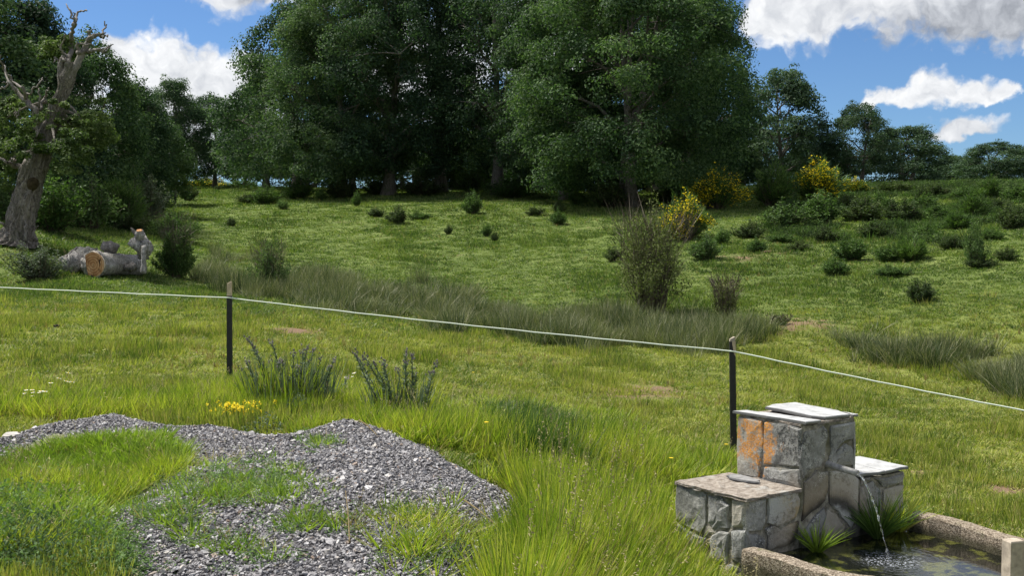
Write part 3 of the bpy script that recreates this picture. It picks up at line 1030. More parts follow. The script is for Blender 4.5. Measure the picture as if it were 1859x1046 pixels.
M['petalw'] = plain('white petals', (0.8, 0.8, 0.78), 0.6)
M['petaly'] = plain('yellow petals', (0.78, 0.56, 0.02), 0.6)
dz = [daisy_src(300), daisy_src(301)]
X, Y = polar_samples(6000, -30, 30, 5, 16, rng)
px, py = project(X, Y, height(X, Y))
w = px_mask(px, py, [(25, 745, 70, 14, .16), (150, 740, 60, 14, .03), (215, 680, 60, 10, .03), (1230, 800, 60, 30, .008), (900, 720, 200, 40, .004)])
keep = rng.uniform(size=len(X)) < w
X, Y = X[keep], Y[keep]
P, rot, scl = place(X, Y, .8, 1.3)
scatter('daisies', P, rot, scl, rng.integers(0, 2, len(X)), dz, 'small white daisies in the grass behind the heap')
# pale specks and dead stems on the far pasture
X, Y = polar_samples(6000, -28, 28, 13, 75, rng)
keep = wavy(X, Y, .7, 4, 6) > .12
X, Y = X[keep], Y[keep]
P, rot, scl = place(X, Y, .5, 1.2)
sc_src = [tuft(330, 8, .05, .05, .14, .012, .8, .4, [M['strawy'], M['seed']], 2)]
scatter('dry_tufts', P, rot, scl, np.zeros(len(X), int), sc_src, 'dry straw coloured tufts scattered over the pasture')
# ---------------------------------------------------------------- stone fountain
def wp(s, t, z):
    """fountain frame: s along the spout wall, t back into it, z relative to the eye"""
    p = FB + FU * s + FV * t
    return np.array((p[0], p[1], CAMZ + z))


Z0, ZL, ZU = -2.20, -1.50, -1.115

m, T = new_mat('fountain stone')
oc = T.n('ShaderNodeNewGeometry').outputs['Position']
oi = T.n('ShaderNodeObjectInfo').outputs['Random']
n1 = T.noise(oc, 9.0, 6.0, 0.65).outputs['Fac']
n2 = T.noise(oc, 42.0, 6.0, 0.72).outputs['Fac']
n3 = T.noise(oc, 4.5, 4.0, 0.6).outputs['Fac']
n4 = T.noise(oc, 130.0, 3.0, 0.7).outputs['Fac']
bc = T.ramp(T.m('ADD', T.m('MULTIPLY', n1, .6), T.m('MULTIPLY', n2, .4)), [(0.36, (0.11, 0.11, 0.105)), (0.5, (0.26, 0.257, 0.242)), (0.62, (0.44, 0.43, 0.40))])
bc = T.mix(T.m('MULTIPLY', T.sstep(oi, .3, 1.), 0.45), bc, (0.25, 0.265, 0.28, 1))
bc = T.mix(T.m('MULTIPLY', T.sstep(oi, .86, .88), .6), bc, (0.56, 0.56, 0.54, 1))
bc = T.mix(T.m('MULTIPLY', T.sstep(oi, 0.62, 0.66), T.sstep(oi, .80, .76)), bc, T.mix(0.5, bc, (0.40, 0.35, 0.26, 1)))
dk = T.sstep(T.m('ADD', T.m('MULTIPLY', n3, .6), T.m('MULTIPLY', n2, .5)), 0.545, 0.66)
bc = T.mix(T.m('MULTIPLY', dk, .8), bc, (0.035, 0.037, 0.036, 1))
wl = T.sstep(T.m('ADD', T.m('MULTIPLY', n1, .55), T.m('MULTIPLY', n4, .45)), 0.545, 0.62)
bc = T.mix(T.m('MULTIPLY', wl, .75), bc, (0.60, 0.60, 0.57, 1))
# black weathering beside the lichen
d3 = T.n('ShaderNodeVectorMath', {0: oc, 1: tuple(wp(.46, .08, -1.24))}, operation='DISTANCE').outputs['Value']
k3 = T.m('MULTIPLY', T.sstep(d3, .22, .05), T.sstep(T.m('ADD', T.m('MULTIPLY', n2, .6), T.m('MULTIPLY', n4, .4)), .44, .56))
bc = T.mix(T.m('MULTIPLY', k3, .9), bc, (0.03, 0.031, 0.03, 1))
# orange lichen on the flank of the upper block
ctr = wp(.44, .34, -1.24)
dl = T.n('ShaderNodeVectorMath', {0: oc, 1: tuple(ctr)}, operation='DISTANCE').outputs['Value']
n5 = T.noise(oc, 14.0, 6.0, 0.66).outputs['Fac']
lm = T.m('ADD', T.sstep(dl, 0.40, 0.05), T.m('MULTIPLY', T.m('SUBTRACT', n5, .5), 3.2))
lm = T.sstep(lm, 0.66, 1.0)
lm = T.m('MULTIPLY', lm, T.sstep(dl, .36, .22))
bc = T.mix(T.m('MULTIPLY', lm, T.sstep(n4, .38, .55)), bc, T.ramp(n2, [(0.35, (0.36, 0.13, 0.02)), (0.6, (0.62, 0.27, 0.035))]))
c2 = wp(.40, .0, -1.60)
d2 = T.n('ShaderNodeVectorMath', {0: oc, 1: tuple(c2)}, operation='DISTANCE').outputs['Value']
l2 = T.m('MULTIPLY', T.sstep(d2, .16, .03), T.sstep(n5, .48, .62))
bc = T.mix(T.m('MULTIPLY', l2, .7), bc, (0.42, 0.30, 0.08, 1))
# damp brown and black stain arching under the spout
sx = T.n('ShaderNodeSeparateXYZ', {0: oc})
s_ = T.m('ADD', T.m('MULTIPLY', T.m('SUBTRACT', sx.outputs[0], float(FB[0])), float(FU[0])), T.m('MULTIPLY', T.m('SUBTRACT', sx.outputs[1], float(FB[1])), float(FU[1])))
t_ = T.m('ADD', T.m('MULTIPLY', T.m('SUBTRACT', sx.outputs[0], float(FB[0])), float(FV[0])), T.m('MULTIPLY', T.m('SUBTRACT', sx.outputs[1], float(FB[1])), float(FV[1])))
zz = T.m('SUBTRACT', sx.outputs[2], CAMZ - 1.97)
rr = T.m('SQRT', T.m('ADD', T.m('POWER', T.m('DIVIDE', T.m('SUBTRACT', s_, 0.70), .36), 2.0), T.m('POWER', T.m('DIVIDE', zz, 0.38), 2.0)))
rr = T.m('ADD', rr, T.m('MULTIPLY', T.m('SUBTRACT', n1, .5), .25))
front_m = T.sstep(T.m('ABSOLUTE', t_), .10, .05)
arch = T.m('MULTIPLY', T.m('MULTIPLY', T.sstep(rr, 0.80, 0.94), T.sstep(rr, 1.20, 0.98)), front_m)
bc = T.mix(T.m('MULTIPLY', arch, .9), bc, (0.030, 0.024, 0.018, 1))
warm = T.m('MULTIPLY', T.m('MULTIPLY', T.sstep(rr, 1.75, 1.15), T.sstep(rr, .95, 1.1)), front_m)
bc = T.mix(T.m('MULTIPLY', warm, .55), bc, T.mix(n2, (0.22, .15, .08, 1), (0.42, .35, .25, 1)))
low = T.m('MULTIPLY', T.sstep(sx.outputs[2], CAMZ - 1.76, CAMZ - 1.86), front_m)
bc = T.mix(T.m('MULTIPLY', low, .8), bc, (0.022, 0.024, 0.014, 1))
hb = T.m('ADD', T.m('MULTIPLY', n1, .6), T.m('MULTIPLY', n2, .4))
finish(T, bc, 0.78, 0.3, bump=T.m('ADD', hb, T.m('MULTIPLY', n4, .2)), bstr=1.0, bdist=0.014)
M['stone'] = m
m, T = new_mat('fountain mortar')
oc = T.n('ShaderNodeNewGeometry').outputs['Position']
n1 = T.noise(oc, 22.0, 6.0, 0.7).outputs['Fac']
n2 = T.noise(oc, 5.0, 4.0, 0.6).outputs['Fac']
c = T.ramp(n1, [(0.3, (0.07, 0.065, 0.055)), (0.5, (0.24, 0.225, 0.19)), (0.7, (0.42, 0.39, 0.34))])
c = T.mix(T.m('MULTIPLY', T.sstep(n2, .5, .62), .6), c, (0.10, 0.10, 0.055, 1))
finish(T, c, 0.95, 0.1, bump=n1, bstr=1.0, bdist=0.02)
M['mortar'] = m
m, T = new_mat('earthy coping')
oc = T.n('ShaderNodeNewGeometry').outputs['Position']
n1 = T.noise(oc, 26.0, 6.0, 0.72).outputs['Fac']
n2 = T.noise(oc, 6.0, 4.0, 0.6).outputs['Fac']
c = T.ramp(n1, [(0.3, (0.12, 0.10, 0.08)), (0.5, (0.27, 0.235, 0.20)), (0.72, (0.42, 0.39, 0.35))])
c = T.mix(T.m('MULTIPLY', T.sstep(n2, .55, .65), .6), c, (0.38, 0.38, 0.36, 1))
finish(T, c, 0.95, 0.1, bump=n1, bstr=1.0, bdist=0.02)
M['coping'] = m
m, T = new_mat('pale slate slab')
oc = T.n('ShaderNodeNewGeometry').outputs['Position']
n1 = T.noise(oc, 12.0, 6.0, 0.7).outputs['Fac']
c = T.ramp(n1, [(0.3, (0.22, 0.22, 0.22)), (0.5, (0.38, 0.385, 0.385)), (0.7, (0.46, 0.465, 0.47))])
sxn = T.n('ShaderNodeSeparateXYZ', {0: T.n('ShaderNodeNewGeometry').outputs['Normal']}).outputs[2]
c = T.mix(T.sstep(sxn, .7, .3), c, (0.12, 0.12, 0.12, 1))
finish(T, c, 0.5, 0.5, bump=n1, bstr=0.25, bdist=0.008)
M['slab'] = m

rs = np.random.default_rng(77)


def rough_box(s0, s1, t0, t1, z0, z1, div=7, amp=.006, skew=None):
    """mortar core: box with roughened faces"""
    acc = Acc()

    def face(f):
        n = div
        u, v = np.meshgrid(np.linspace(0, 1, n + 1), np.linspace(0, 1, n + 1))
        V = np.array([f(a, b) for a, b in zip(u.ravel(), v.ravel())])
        e = ((u.ravel() > 0) & (u.ravel() < 1) & (v.ravel() > 0) & (v.ravel() < 1)).astype(float)
        V = V + rs.normal(0, amp, V.shape) * e[:, None]
        i = np.arange(n)[:, None] * (n + 1) + np.arange(n)[None]
        F = np.stack([i, i + 1, i + n + 2, i + n + 1], -1).reshape(-1, 4)
        acc.add(V, F)
    L = lambda a, b, k: a + (b - a) * k
    face(lambda a, b: wp(L(s0, s1, a), t0, L(z0, z1, b)))
    face(lambda a, b: wp(L(s1, s0, a), t1, L(z0, z1, b)))
    face(lambda a, b: wp(s0, L(t1, t0, a), L(z0, z1, b)))
    face(lambda a, b: wp(s1, L(t0, t1, a), L(z0, z1, b)))
    face(lambda a, b: wp(L(s0, s1, a), L(t0, t1, b), z1))
    return acc


def stone_acc(O, U, Vv, N, poly, depth=.013, inset=.005, jitter=.010):
    """one squared rubble stone: its outline on the wall, built out from the core"""
    poly = np.asarray(poly, float)
    pts = []
    for i in range(len(poly)):
        a, b = poly[i], poly[(i + 1) % len(poly)]
        for k in range(2):
            q = a + (b - a) * k / 2
            if k:
                q = q + rs.normal(0, jitter * .8, 2)
            pts.append(q)
    pts = np.array(pts)
    c = pts.mean(0)
    ins = lambda d: c + (pts - c) * (1 - d / (np.linalg.norm(pts - c, axis=1, keepdims=True) + 1e-6))
    r0, r1, r2 = ins(inset * .4), ins(inset), ins(inset + .012)
    n = len(pts)
    cc = c[None]
    r3 = c + (pts - c) * .5
    P3 = lambda q, d: O + q[:, :1] * U + q[:, 1:] * Vv + N * (np.asarray(d).reshape(-1, 1))
    V = np.concatenate([P3(r0, np.full(n, -.012)), P3(r1, np.full(n, depth * .65) + rs.normal(0, .0015, n)), P3(r2, np.full(n, depth) + rs.normal(0, .002, n)),
                        P3(r3, np.full(n, depth + .003) + rs.normal(0, .0028, n)), P3(cc, [depth + .004])])
    k = np.arange(n)
    kk = (k + 1) % n
    F = [np.stack([k + n * q, kk + n * q, kk + n * (q + 1), k + n * (q + 1)], 1) for q in range(3)]
    F.append(np.stack([k + 3 * n, kk + 3 * n, np.full(n, 4 * n)], 1))
    return Acc().add(V, F)


fountain = thing('stone_fountain', 'stepped drinking fountain of grey rubble stone with orange lichen and pale slate tops', 'fountain', loc=tuple(wp(.7, .28, Z0)))
FL = np.array(fountain.location)


def fpart(name, acc, mats, label=None):
    for k in range(len(acc.V)):
        acc.V[k] = acc.V[k] - FL.astype(np.float32)
    o = link(name, acc.mesh(name, mats), parent=fountain)
    if label:
        o['label'] = label
    return o


a = rough_box(0.012, 1.428, 0.012, .55, Z0, ZL - .012, 12)
fpart('mortar_core', a, M['mortar'])
a = rough_box(.472, .945, 0.012, .50, ZL - .014, ZU - .012, 8)
fpart('mortar_core', a, M['mortar'])
a = rough_box(-.008, .455, -.010, .56, ZL - .014, ZL + .006, 10, .004)
fpart('earth_coping', a, M['coping'], 'crumbling brown mortar coping on the lower step')
a = rough_box(.47, .95, 0.02, .49, ZU - .014, ZU + .002, 10, .004)
fpart('earth_coping', a, M['coping'])
u3, n3v, v3 = np.r_[FU, 0], np.r_[FN, 0], np.r_[FV, 0]
up3 = np.array((0, 0, 1.0))


def wall_face(s, t, U, N, polys):
    O = wp(s, t, 0) + N * 0.0
    for p in polys:
        p = [(x, z) for x, z in p]
        fpart('stone', stone_acc(O, U, up3, N, p), M['stone'])


# flank of the lower step, seen from the left (x runs from the back corner to the front corner)
wall_face(0.012, .56, -v3, -u3, [
    [(0, -1.735), (.20, -1.775), (.245, -1.70), (.25, -1.53), (.18, -1.505), (0, -1.505)],
    [(.262, -1.70), (.30, -1.735), (.42, -1.70), (.43, -1.56), (.36, -1.507), (.26, -1.53)],
    [(.445, -1.69), (.555, -1.66), (.56, -1.505), (.45, -1.52)],
    [(0, -2.06), (.24, -2.08), (.25, -1.79), (.20, -1.79), (0, -1.75)],
    [(.275, -1.92), (.42, -1.93), (.43, -1.72), (.30, -1.752), (.26, -1.79)],
    [(.445, -1.88), (.56, -1.90), (.56, -1.675), (.445, -1.705)],
    [(.27, -2.12), (.56, -2.12), (.56, -1.92), (.44, -1.90), (.27, -1.94)],
    [(0, -2.19), (.25, -2.19), (.24, -2.10), (0, -2.08)]])
# spout wall, lower course from the left corner to the right end
wall_face(0, 0.012, u3, n3v, [
    [(0, -1.68), (.10, -1.70), (.165, -1.66), (.17, -1.515), (.02, -1.505), (0, -1.54)],
    [(.185, -1.665), (.29, -1.70), (.43, -1.665), (.46, -1.56), (.44, -1.51), (.185, -1.515)],
    [(0, -1.88), (.15, -1.87), (.17, -1.76), (.10, -1.715), (0, -1.695)],
    [(.17, -1.84), (.33, -1.83), (.46, -1.78), (.45, -1.69), (.29, -1.715), (.17, -1.70)],
    [(.475, -1.70), (.56, -1.655), (.685, -1.60), (.70, -1.42), (.60, -1.40), (.49, -1.46)],
    [(.71, -1.62), (.80, -1.68), (.875, -1.76), (.93, -1.80), (.985, -1.74), (.985, -1.50), (.93, -1.43), (.715, -1.42)],
    [(.48, -1.80), (.56, -1.70), (.67, -1.635), (.69, -1.70), (.60, -1.85), (.48, -1.88)],
    [(.70, -1.65), (.78, -1.69), (.86, -1.78), (.86, -1.93), (.63, -1.93), (.62, -1.85)],
    [(1.0, -1.70), (1.08, -1.78), (1.20, -1.74), (1.20, -1.60), (1.12, -1.53), (1.0, -1.56)],
    [(1.13, -1.52), (1.22, -1.585), (1.42, -1.575), (1.43, -1.52)],
    [(1.215, -1.74), (1.34, -1.78), (1.43, -1.70), (1.43, -1.595), (1.22, -1.60)],
    [(1.0, -1.545), (1.10, -1.52), (1.11, -1.505), (1.0, -1.505)],
    [(.0, -2.05), (.20, -2.06), (.21, -1.86), (.0, -1.895)],
    [(.22, -2.06), (.46, -2.06), (.46, -1.90), (.22, -1.85)],
    [(.88, -1.95), (1.16, -1.95), (1.17, -1.80), (1.08, -1.80), (1.0, -1.76), (.94, -1.815), (.88, -1.80)],
    [(1.18, -1.95), (1.43, -1.95), (1.43, -1.72), (1.34, -1.80), (1.18, -1.76)]])
# upper block, face above the spout
wall_face(0, 0.012, u3, n3v, [
    [(.475, -1.44), (.53, -1.40), (.63, -1.385), (.675, -1.33), (.70, -1.20), (.66, -1.14), (.50, -1.155), (.475, -1.20)],
    [(.70, -1.395), (.72, -1.31), (.86, -1.245), (.93, -1.245), (.935, -1.14), (.72, -1.145), (.715, -1.21)],
    [(.73, -1.40), (.735, -1.33), (.86, -1.265), (.93, -1.31), (.935, -1.41)]])
# flank of the upper block with the lichen
wall_face(.472, .50, -v3, -u3, [
    [(0, -1.495), (.17, -1.50), (.20, -1.36), (.19, -1.13), (.0, -1.13)],
    [(.205, -1.40), (.335, -1.385), (.48, -1.37), (.49, -1.14), (.28, -1.13), (.205, -1.135)],
    [(.19, -1.50), (.49, -1.50), (.485, -1.385), (.335, -1.40), (.21, -1.415)]])
# right end of the fountain
wall_face(1.428, 0.0, v3, u3, [
    [(.01, -1.78), (.26, -1.80), (.26, -1.52), (.01, -1.51)],
    [(.275, -1.79), (.55, -1.76), (.55, -1.52), (.275, -1.52)],
    [(.01, -2.1), (.55, -2.1), (.55, -1.78), (.27, -1.815), (.01, -1.80)]])
wall_face(.945, 0.0, v3, u3, [
    [(.01, -1.49), (.23, -1.49), (.24, -1.14), (.01, -1.14)],
    [(.255, -1.49), (.49, -1.49), (.49, -1.14), (.255, -1.14)]])
# back
wall_face(1.428, .548, -u3, v3, [
    [(0.01, -2.0), (.46, -2.0), (.44, -1.51), (.01, -1.51)], [(.475, -2.0), (.93, -2.0), (.95, -1.51), (.455, -1.51)], [(.945, -2.0), (1.41, -2.0), (1.41, -1.51), (.965, -1.51)]])


def slab(poly, z, th=.022, tilt=(0, 0)):
    poly = np.asarray(poly, float)
    pts = []
    for i in range(len(poly)):
        a_, b_ = poly[i], poly[(i + 1) % len(poly)]
        for k in range(3):
            pts.append(a_ + (b_ - a_) * k / 3 + (rs.normal(0, .008, 2) if k else 0))
    pts = np.array(pts)
    c = pts.mean(0)
    top = [wp(s, t, z + th + tilt[0] * (s - c[0]) + tilt[1] * (t - c[1])) for s, t in c + (pts - c) * .985]
    mid = [wp(s, t, z + th * .7 + tilt[0] * (s - c[0]) + tilt[1] * (t - c[1])) for s, t in pts]
    bot = [wp(s, t, z + tilt[0] * (s - c[0]) + tilt[1] * (t - c[1])) for s, t in pts]
    n = len(pts)
    k, kk = np.arange(n), (np.arange(n) + 1) % n
    return Acc().add(np.array(top + mid + bot), [np.arange(n)[None], np.stack([k + n, kk + n, kk, k], 1), np.stack([k + 2 * n, kk + 2 * n, kk + n, k + n], 1), np.arange(n)[::-1][None] + 2 * n])


fpart('slate_slab', slab([(.445, .53), (.455, .26), (.47, -.015), (.60, -.02), (.585, .16), (.575, .31), (.54, .50)], ZU + .004, .016, (.0, .0)), M['slab'])
fpart('slate_slab', slab([(.66, .10), (.70, .03), (.90, .01), (.955, .14), (.96, .48), (.80, .50), (.66, .46)], ZU + .012, .018, (0, .03)), M['slab'])
fpart('slate_slab', slab([(.905, -.005), (.965, .0), (.968, .13), (.93, .03)], ZU + .006, .014), M['slab'])
fpart('slate_slab', slab([(.97, .0), (1.20, -.02), (1.20, .30), (.97, .40)], ZL + .012, .018, (0, .02)), M['slab'])
fpart('slate_slab', slab([(1.212, -.018), (1.45, -.01), (1.45, .36), (1.212, .44)], ZL + .010, .018, (0, .02)), M['slab'])
fpart('slate_slab', slab([(.28, .40), (.33, .20), (.375, .24), (.40, .42), (.36, .46)], ZL + .012, .012), plain('grey flake', (.2, .2, .2), .8, .2, 20, .4, .3), 'loose flake of slate lying on the lower step')

m = plain('weathered spout pipe', (0.34, 0.33, 0.31), 0.5, .4, 30, .4, .3, metal=.2)
M['pipe'] = m
sp0, sp1 = wp(.70, .03, -1.378), wp(.70, -.205, -1.398)
side3 = u3
V, F = tube([sp0, (sp0 + sp1) / 2, sp1, sp1 - (sp1 - sp0) * .02, sp0], [.021, .020, .019, .015, .015], 14, cap=False)
fpart('spout', Acc().add(V, F, 0, True), M['pipe'])

m, T = new_mat('running water')
gl = T.n('ShaderNodeBsdfGlass', {'Roughness': 0.05, 'IOR': 1.33, 'Color': (1, 1, 1, 1)})
df = T.n('ShaderNodeBsdfPrincipled', {'Base Color': (.8, .84, .88, 1), 'Roughness': .15, 'Alpha': 1.0})
nz = T.noise(T.n('ShaderNodeTexCoord').outputs['Object'], 60.0, 4.0, .7).outputs['Fac']
mx = T.n('ShaderNodeMixShader', {0: T.m('MULTIPLY', T.sstep(nz, .50, .70), .6), 1: gl.outputs[0], 2: df.outputs[0]})
T.n('ShaderNodeOutputMaterial', {'Surface': mx.outputs[0]})
M['jet'] = m
tip = wp(.70, -.205, -1.402)
path, rad = [], []
for k in range(44):
    q = k / 43
    p = tip + n3v * (.23 * q) + up3 * (-.462 * q ** 1.75 - .005 * q)
    p = p + rs.normal(0, .0015, 3)
    path.append(p)
    rad.append(.0055 * (1 - .30 * q) * (1 + (.15 + .5 * q) * rs.normal()) if k else .009)
V, F = tube(path, np.clip(rad, .0022, .012), 8)
jet = link('water_jet', Acc().add(V - tip, F, 0, True).mesh('water_jet', M['jet']), loc=tip)
tag(jet, 'thin stream of clear water falling from the fountain spout into the basin', 'water jet')
land = path[-1]

# basin of concrete
m, T = new_mat('pebbly concrete')
oc = T.n('ShaderNodeNewGeometry').outputs['Position']
v1 = T.n('ShaderNodeTexVoronoi', {'Vector': oc, 'Scale': 150.0})
n1 = T.noise(oc, 30.0, 6.0, 0.7).outputs['Fac']
n2 = T.noise(oc, 5.0, 4.0, 0.6).outputs['Fac']
rc = T.n('ShaderNodeSeparateColor', {0: v1.outputs['Color']}).outputs[0]
c = T.ramp(T.m('ADD', T.m('MULTIPLY', n1, .45), T.m('MULTIPLY', rc, .55)), [(0.25, (0.07, 0.054, 0.040)), (0.5, (0.19, 0.155, 0.115)), (0.75, (0.35, 0.30, 0.24))])
zc = T.n('ShaderNodeSeparateXYZ', {0: oc}).outputs[2]
wet = T.sstep(T.m('ADD', zc, T.m('MULTIPLY', n2, .06)), WATER_Z + .10, WATER_Z + .05)
c = T.mix(T.m('MULTIPLY', wet, .8), c, (0.035, 0.035, 0.018, 1))
c = T.mix(T.m('MULTIPLY', T.sstep(n2, .56, .66), .5), c, (0.10, 0.11, 0.045, 1))
finish(T, c, 0.92, 0.15, bump=T.m('ADD', n1, T.m('MULTIPLY', v1.outputs['Distance'], .6)), bstr=0.6, bdist=0.006)
M['concrete'] = m
bp = np.array(BASIN)
tt = np.linspace(0, len(bp) - 1, 60)
k0 = np.clip(tt.astype(int), 0, len(bp) - 2)
fr = tt - k0


def cat(p, k, f):
    n = len(p)
    a, b, c_, d_ = p[np.clip(k - 1, 0, n - 1)], p[k], p[np.clip(k + 1, 0, n - 1)], p[np.clip(k + 2, 0, n - 1)]
    f = f[:, None]
    return .5 * (2 * b + (c_ - a) * f + (2 * a - 5 * b + 4 * c_ - d_) * f ** 2 + (3 * b - a - 3 * c_ + d_) * f ** 3)


ctr_ = cat(bp, k0, fr)
tan_ = unit(np.gradient(ctr_, axis=0))
nout = np.stack([tan_[:, 1], -tan_[:, 0]], 1)
prof = [(-.005, -2.35), (.0, -1.80), (.002, -1.758), (.010, -1.746), (.05, -1.744), (.095, -1.745), (.104, -1.750), (.108, -1.775), (.112, -2.35)]
V = []
for q in range(60):
    wob = .006 * math.sin(q * .9) + .004 * math.sin(q * 2.3)
    for (o_, z_) in prof:
        e = rs.normal(0, .0012, 2)
        p = ctr_[q] + nout[q] * (o_ + wob + e[0])
        V.append((p[0], p[1], CAMZ + z_ + e[1] + .006 * math.sin(q * .5)))
k = len(prof)
i = np.arange(59)[:, None] * k
j = np.arange(k - 1)[None]
F = np.stack([i + j, i + k + j, i + k + j + 1, i + j + 1], -1).reshape(-1, 4)
acc = Acc().add(V, [F, np.arange(k)[None], (np.arange(k)[::-1] + 59 * k)[None]], 0, False)
fpart('basin_rim', acc, M['concrete'], 'curved pebbly concrete rim of the basin')

# water
m, T = new_mat('basin water')
oc = T.n('ShaderNodeNewGeometry').outputs['Position']
dj = T.n('ShaderNodeVectorMath', {0: oc, 1: (float(land[0]), float(land[1]), WATER_Z)}, operation='DISTANCE').outputs['Value']
n1 = T.noise(oc, 9.0, 5.0, .6).outputs['Fac']
n2 = T.noise(oc, 60.0, 4.0, .7).outputs['Fac']
alg = T.sstep(n1, .50, .60)
c = T.mix(alg, (0.006, 0.007, 0.005, 1), T.ramp(n2, [(0.3, (0.035, 0.042, 0.010)), (0.7, (0.10, 0.10, 0.022))]))
calm = T.sstep(dj, .13, .24)
c = T.mix(calm, (0.006, 0.007, 0.007, 1), c)
foam = T.m('MULTIPLY', T.sstep(dj, .26, .0), T.sstep(T.noise(oc, 75.0, 4.0, .8).outputs['Fac'], .53, .60))
c = T.mix(foam, c, (0.62, 0.66, 0.72, 1))
ring = T.m('SINE', T.m('ADD', T.m('MULTIPLY', dj, 130.0), T.m('MULTIPLY', n1, 14.0)))
rip = T.m('ADD', T.m('MULTIPLY', T.m('MULTIPLY', ring, T.sstep(dj, .50, .02)), .28), T.m('MULTIPLY', T.noise(oc, 35.0, 3.0, .6).outputs['Fac'], T.m('ADD', .3, T.m('MULTIPLY', T.sstep(dj, .4, 0), 3.0))))
finish(T, c, 0.04, 0.55, bump=rip, bstr=0.35, bdist=0.006)
M['water'] = m
poly = [tuple(p) for p in ctr_ + nout * .03] + [tuple(FB + FU * 1.43 + FV * .02), tuple(FB + FU * .0 + FV * .02)]
V = np.array([(x, y, WATER_Z) for x, y in poly])
acc = Acc().add(V, [np.arange(len(V))[None]])
water = link('water', acc.mesh('water', M['water']))
tag(water, kind='structure')

# fence ---------------------------------------------------------------------------------
M['blackpost'] = plain('black tarred post', (0.014, 0.014, 0.015), 0.5, .4, 40, .5, .2)
M['palewood'] = plain('raw pale wood', (0.44, 0.36, 0.25), 0.85, .15, 25, .3, .4)
M['greywood2'] = plain('weathered grey wood', (0.36, 0.31, 0.25), 0.88, .15, 18, .35, .4)
M['wire'] = plain('white poly wire', (0.60, 0.66, 0.56), 0.6, .3)
M['plastic'] = plain('dark insulator', (0.02, 0.02, 0.02), 0.4, .5)


def fence_post(p, h, label, lean=(0, 0), tipstyle=0, wz=.9):
    t = thing('fence_post', label, 'fence post', loc=tuple(p), group='black posts of the wire fence')
    w = .026
    tp = .14 if tipstyle == 0 else .03
    prof = [(-w, -w * .75), (w, -w * .75), (w * 1.05, w * .2), (w * .5, w * .8), (-w * .6, w * .8), (-w * 1.05, w * .1)]

    def ring(z, s=1.0, dx=0.0):
        return [(x * s + lean[0] * z + dx, y * s + lean[1] * z, z) for x, y in prof]
    zs = [-.25, 0, .25, .5, .75, h - tp - .01, h - tp]
    V = []
    for q, z in enumerate(zs):
        V += ring(z, 1.12 - .12 * q / 6, rs.normal(0, .0012))
    n = len(prof)
    i = np.arange(len(zs) - 1)[:, None] * n
    j = np.arange(n)[None]
    F = np.stack([i + j, i + (j + 1) % n, i + n + (j + 1) % n, i + n + j], -1).reshape(-1, 4)
    link('stake', Acc().add(V, [F, (np.arange(n) + (len(zs) - 1) * n)[None]]).mesh('stake', M['blackpost']), parent=t)
    V = ring(h - tp + .0005, .97) + ring(h - .012, .93) + [(x * .75 + lean[0] * h + .004, y * .75 + lean[1] * h, h + (.012 if x > 0 else -.004)) for x, y in prof]
    i = np.arange(2)[:, None] * n
    F = np.stack([i + j, i + (j + 1) % n, i + n + (j + 1) % n, i + n + j], -1).reshape(-1, 4)
    link('post_tip', Acc().add(V, [F, (np.arange(n) + 2 * n)[None]]).mesh('post_tip', M['palewood'] if tipstyle == 0 else M['greywood2']), parent=t)
    if tipstyle == 1:      # bare strip where the black coat is split away on one side
        zz_ = h - .14
        V = [(w * .40, -w * .78, zz_), (w * 1.06, -w * .78, zz_ - .03), (w * 1.06, -w * .78, h - .03), (-w * .2, -w * .78, h - .03),
             (w * .40, -w * .70, zz_), (w * 1.02, -w * .70, zz_ - .03), (w * 1.02, -w * .70, h - .03), (-w * .2, -w * .70, h - .03)]
        V = [(x + lean[0] * z, y + lean[1] * z, z) for x, y, z in V]
        link('bare_strip', Acc().add(V, np.array([[0, 1, 2, 3], [0, 4, 5, 1], [1, 5, 6, 2], [2, 6, 7, 3], [3, 7, 4, 0]])).mesh('bare_strip', M['palewood']), parent=t)
    a_ = np.linspace(0, 6.28, 9)
    pth = [(math.cos(x) * w * 1.2 + lean[0] * wz, math.sin(x) * w * 1.1 + lean[1] * wz, wz + .004 * math.sin(2 * x)) for x in a_]
    V, F = tube(pth, .005, 6)
    link('wire_loop', Acc().add(V, F, 0, True).mesh('wire_loop', M['wire']), parent=t)
    return t


def wire_pt(px, py, Y):
    return np.array(at(px, py, Y))


p1 = at(417, 513, 11.57)
b1 = Vector((p1.x - .012, 11.57, gz(p1.x, 11.57)))
h1 = p1.z - b1.z
p2 = at(1330, 614, 10.0)
b2 = Vector((p2.x + .02, 10.0, gz(p2.x, 10.0)))
h2 = p2.z - b2.z
w0, wA, wB, wC = wire_pt(-330, 506, 13.2), wire_pt(417, 541, 11.54), wire_pt(1331, 638, 9.97), wire_pt(2130, 797, 8.4)
fence_post(b1, h1, 'black fence post with a bare pale wooden tip, standing left of the big thistle clump', (.010, 0), 0, wA[2] - b1.z)
fence_post(b2, h2, 'black fence post with a grey split top, standing just behind the stone fountain', (-.022, 0), 1, wB[2] - b2.z)
for (w_, lb) in ((w0, 'black fence post beyond the left edge of the picture'), (wC, 'black fence post beyond the right edge of the picture')):
    g_ = gz(w_[0], w_[1])
    fence_post(Vector((w_[0], w_[1] + .03, g_)), w_[2] - g_ + .1, lb, (0, 0), 0, w_[2] - g_)


def span(a_, b_, sag, n=26):
    t = np.linspace(0, 1, n)[:, None]
    p = a_ + (b_ - a_) * t
    p[:, 2] -= (4 * sag * t * (1 - t))[:, 0]
    return p


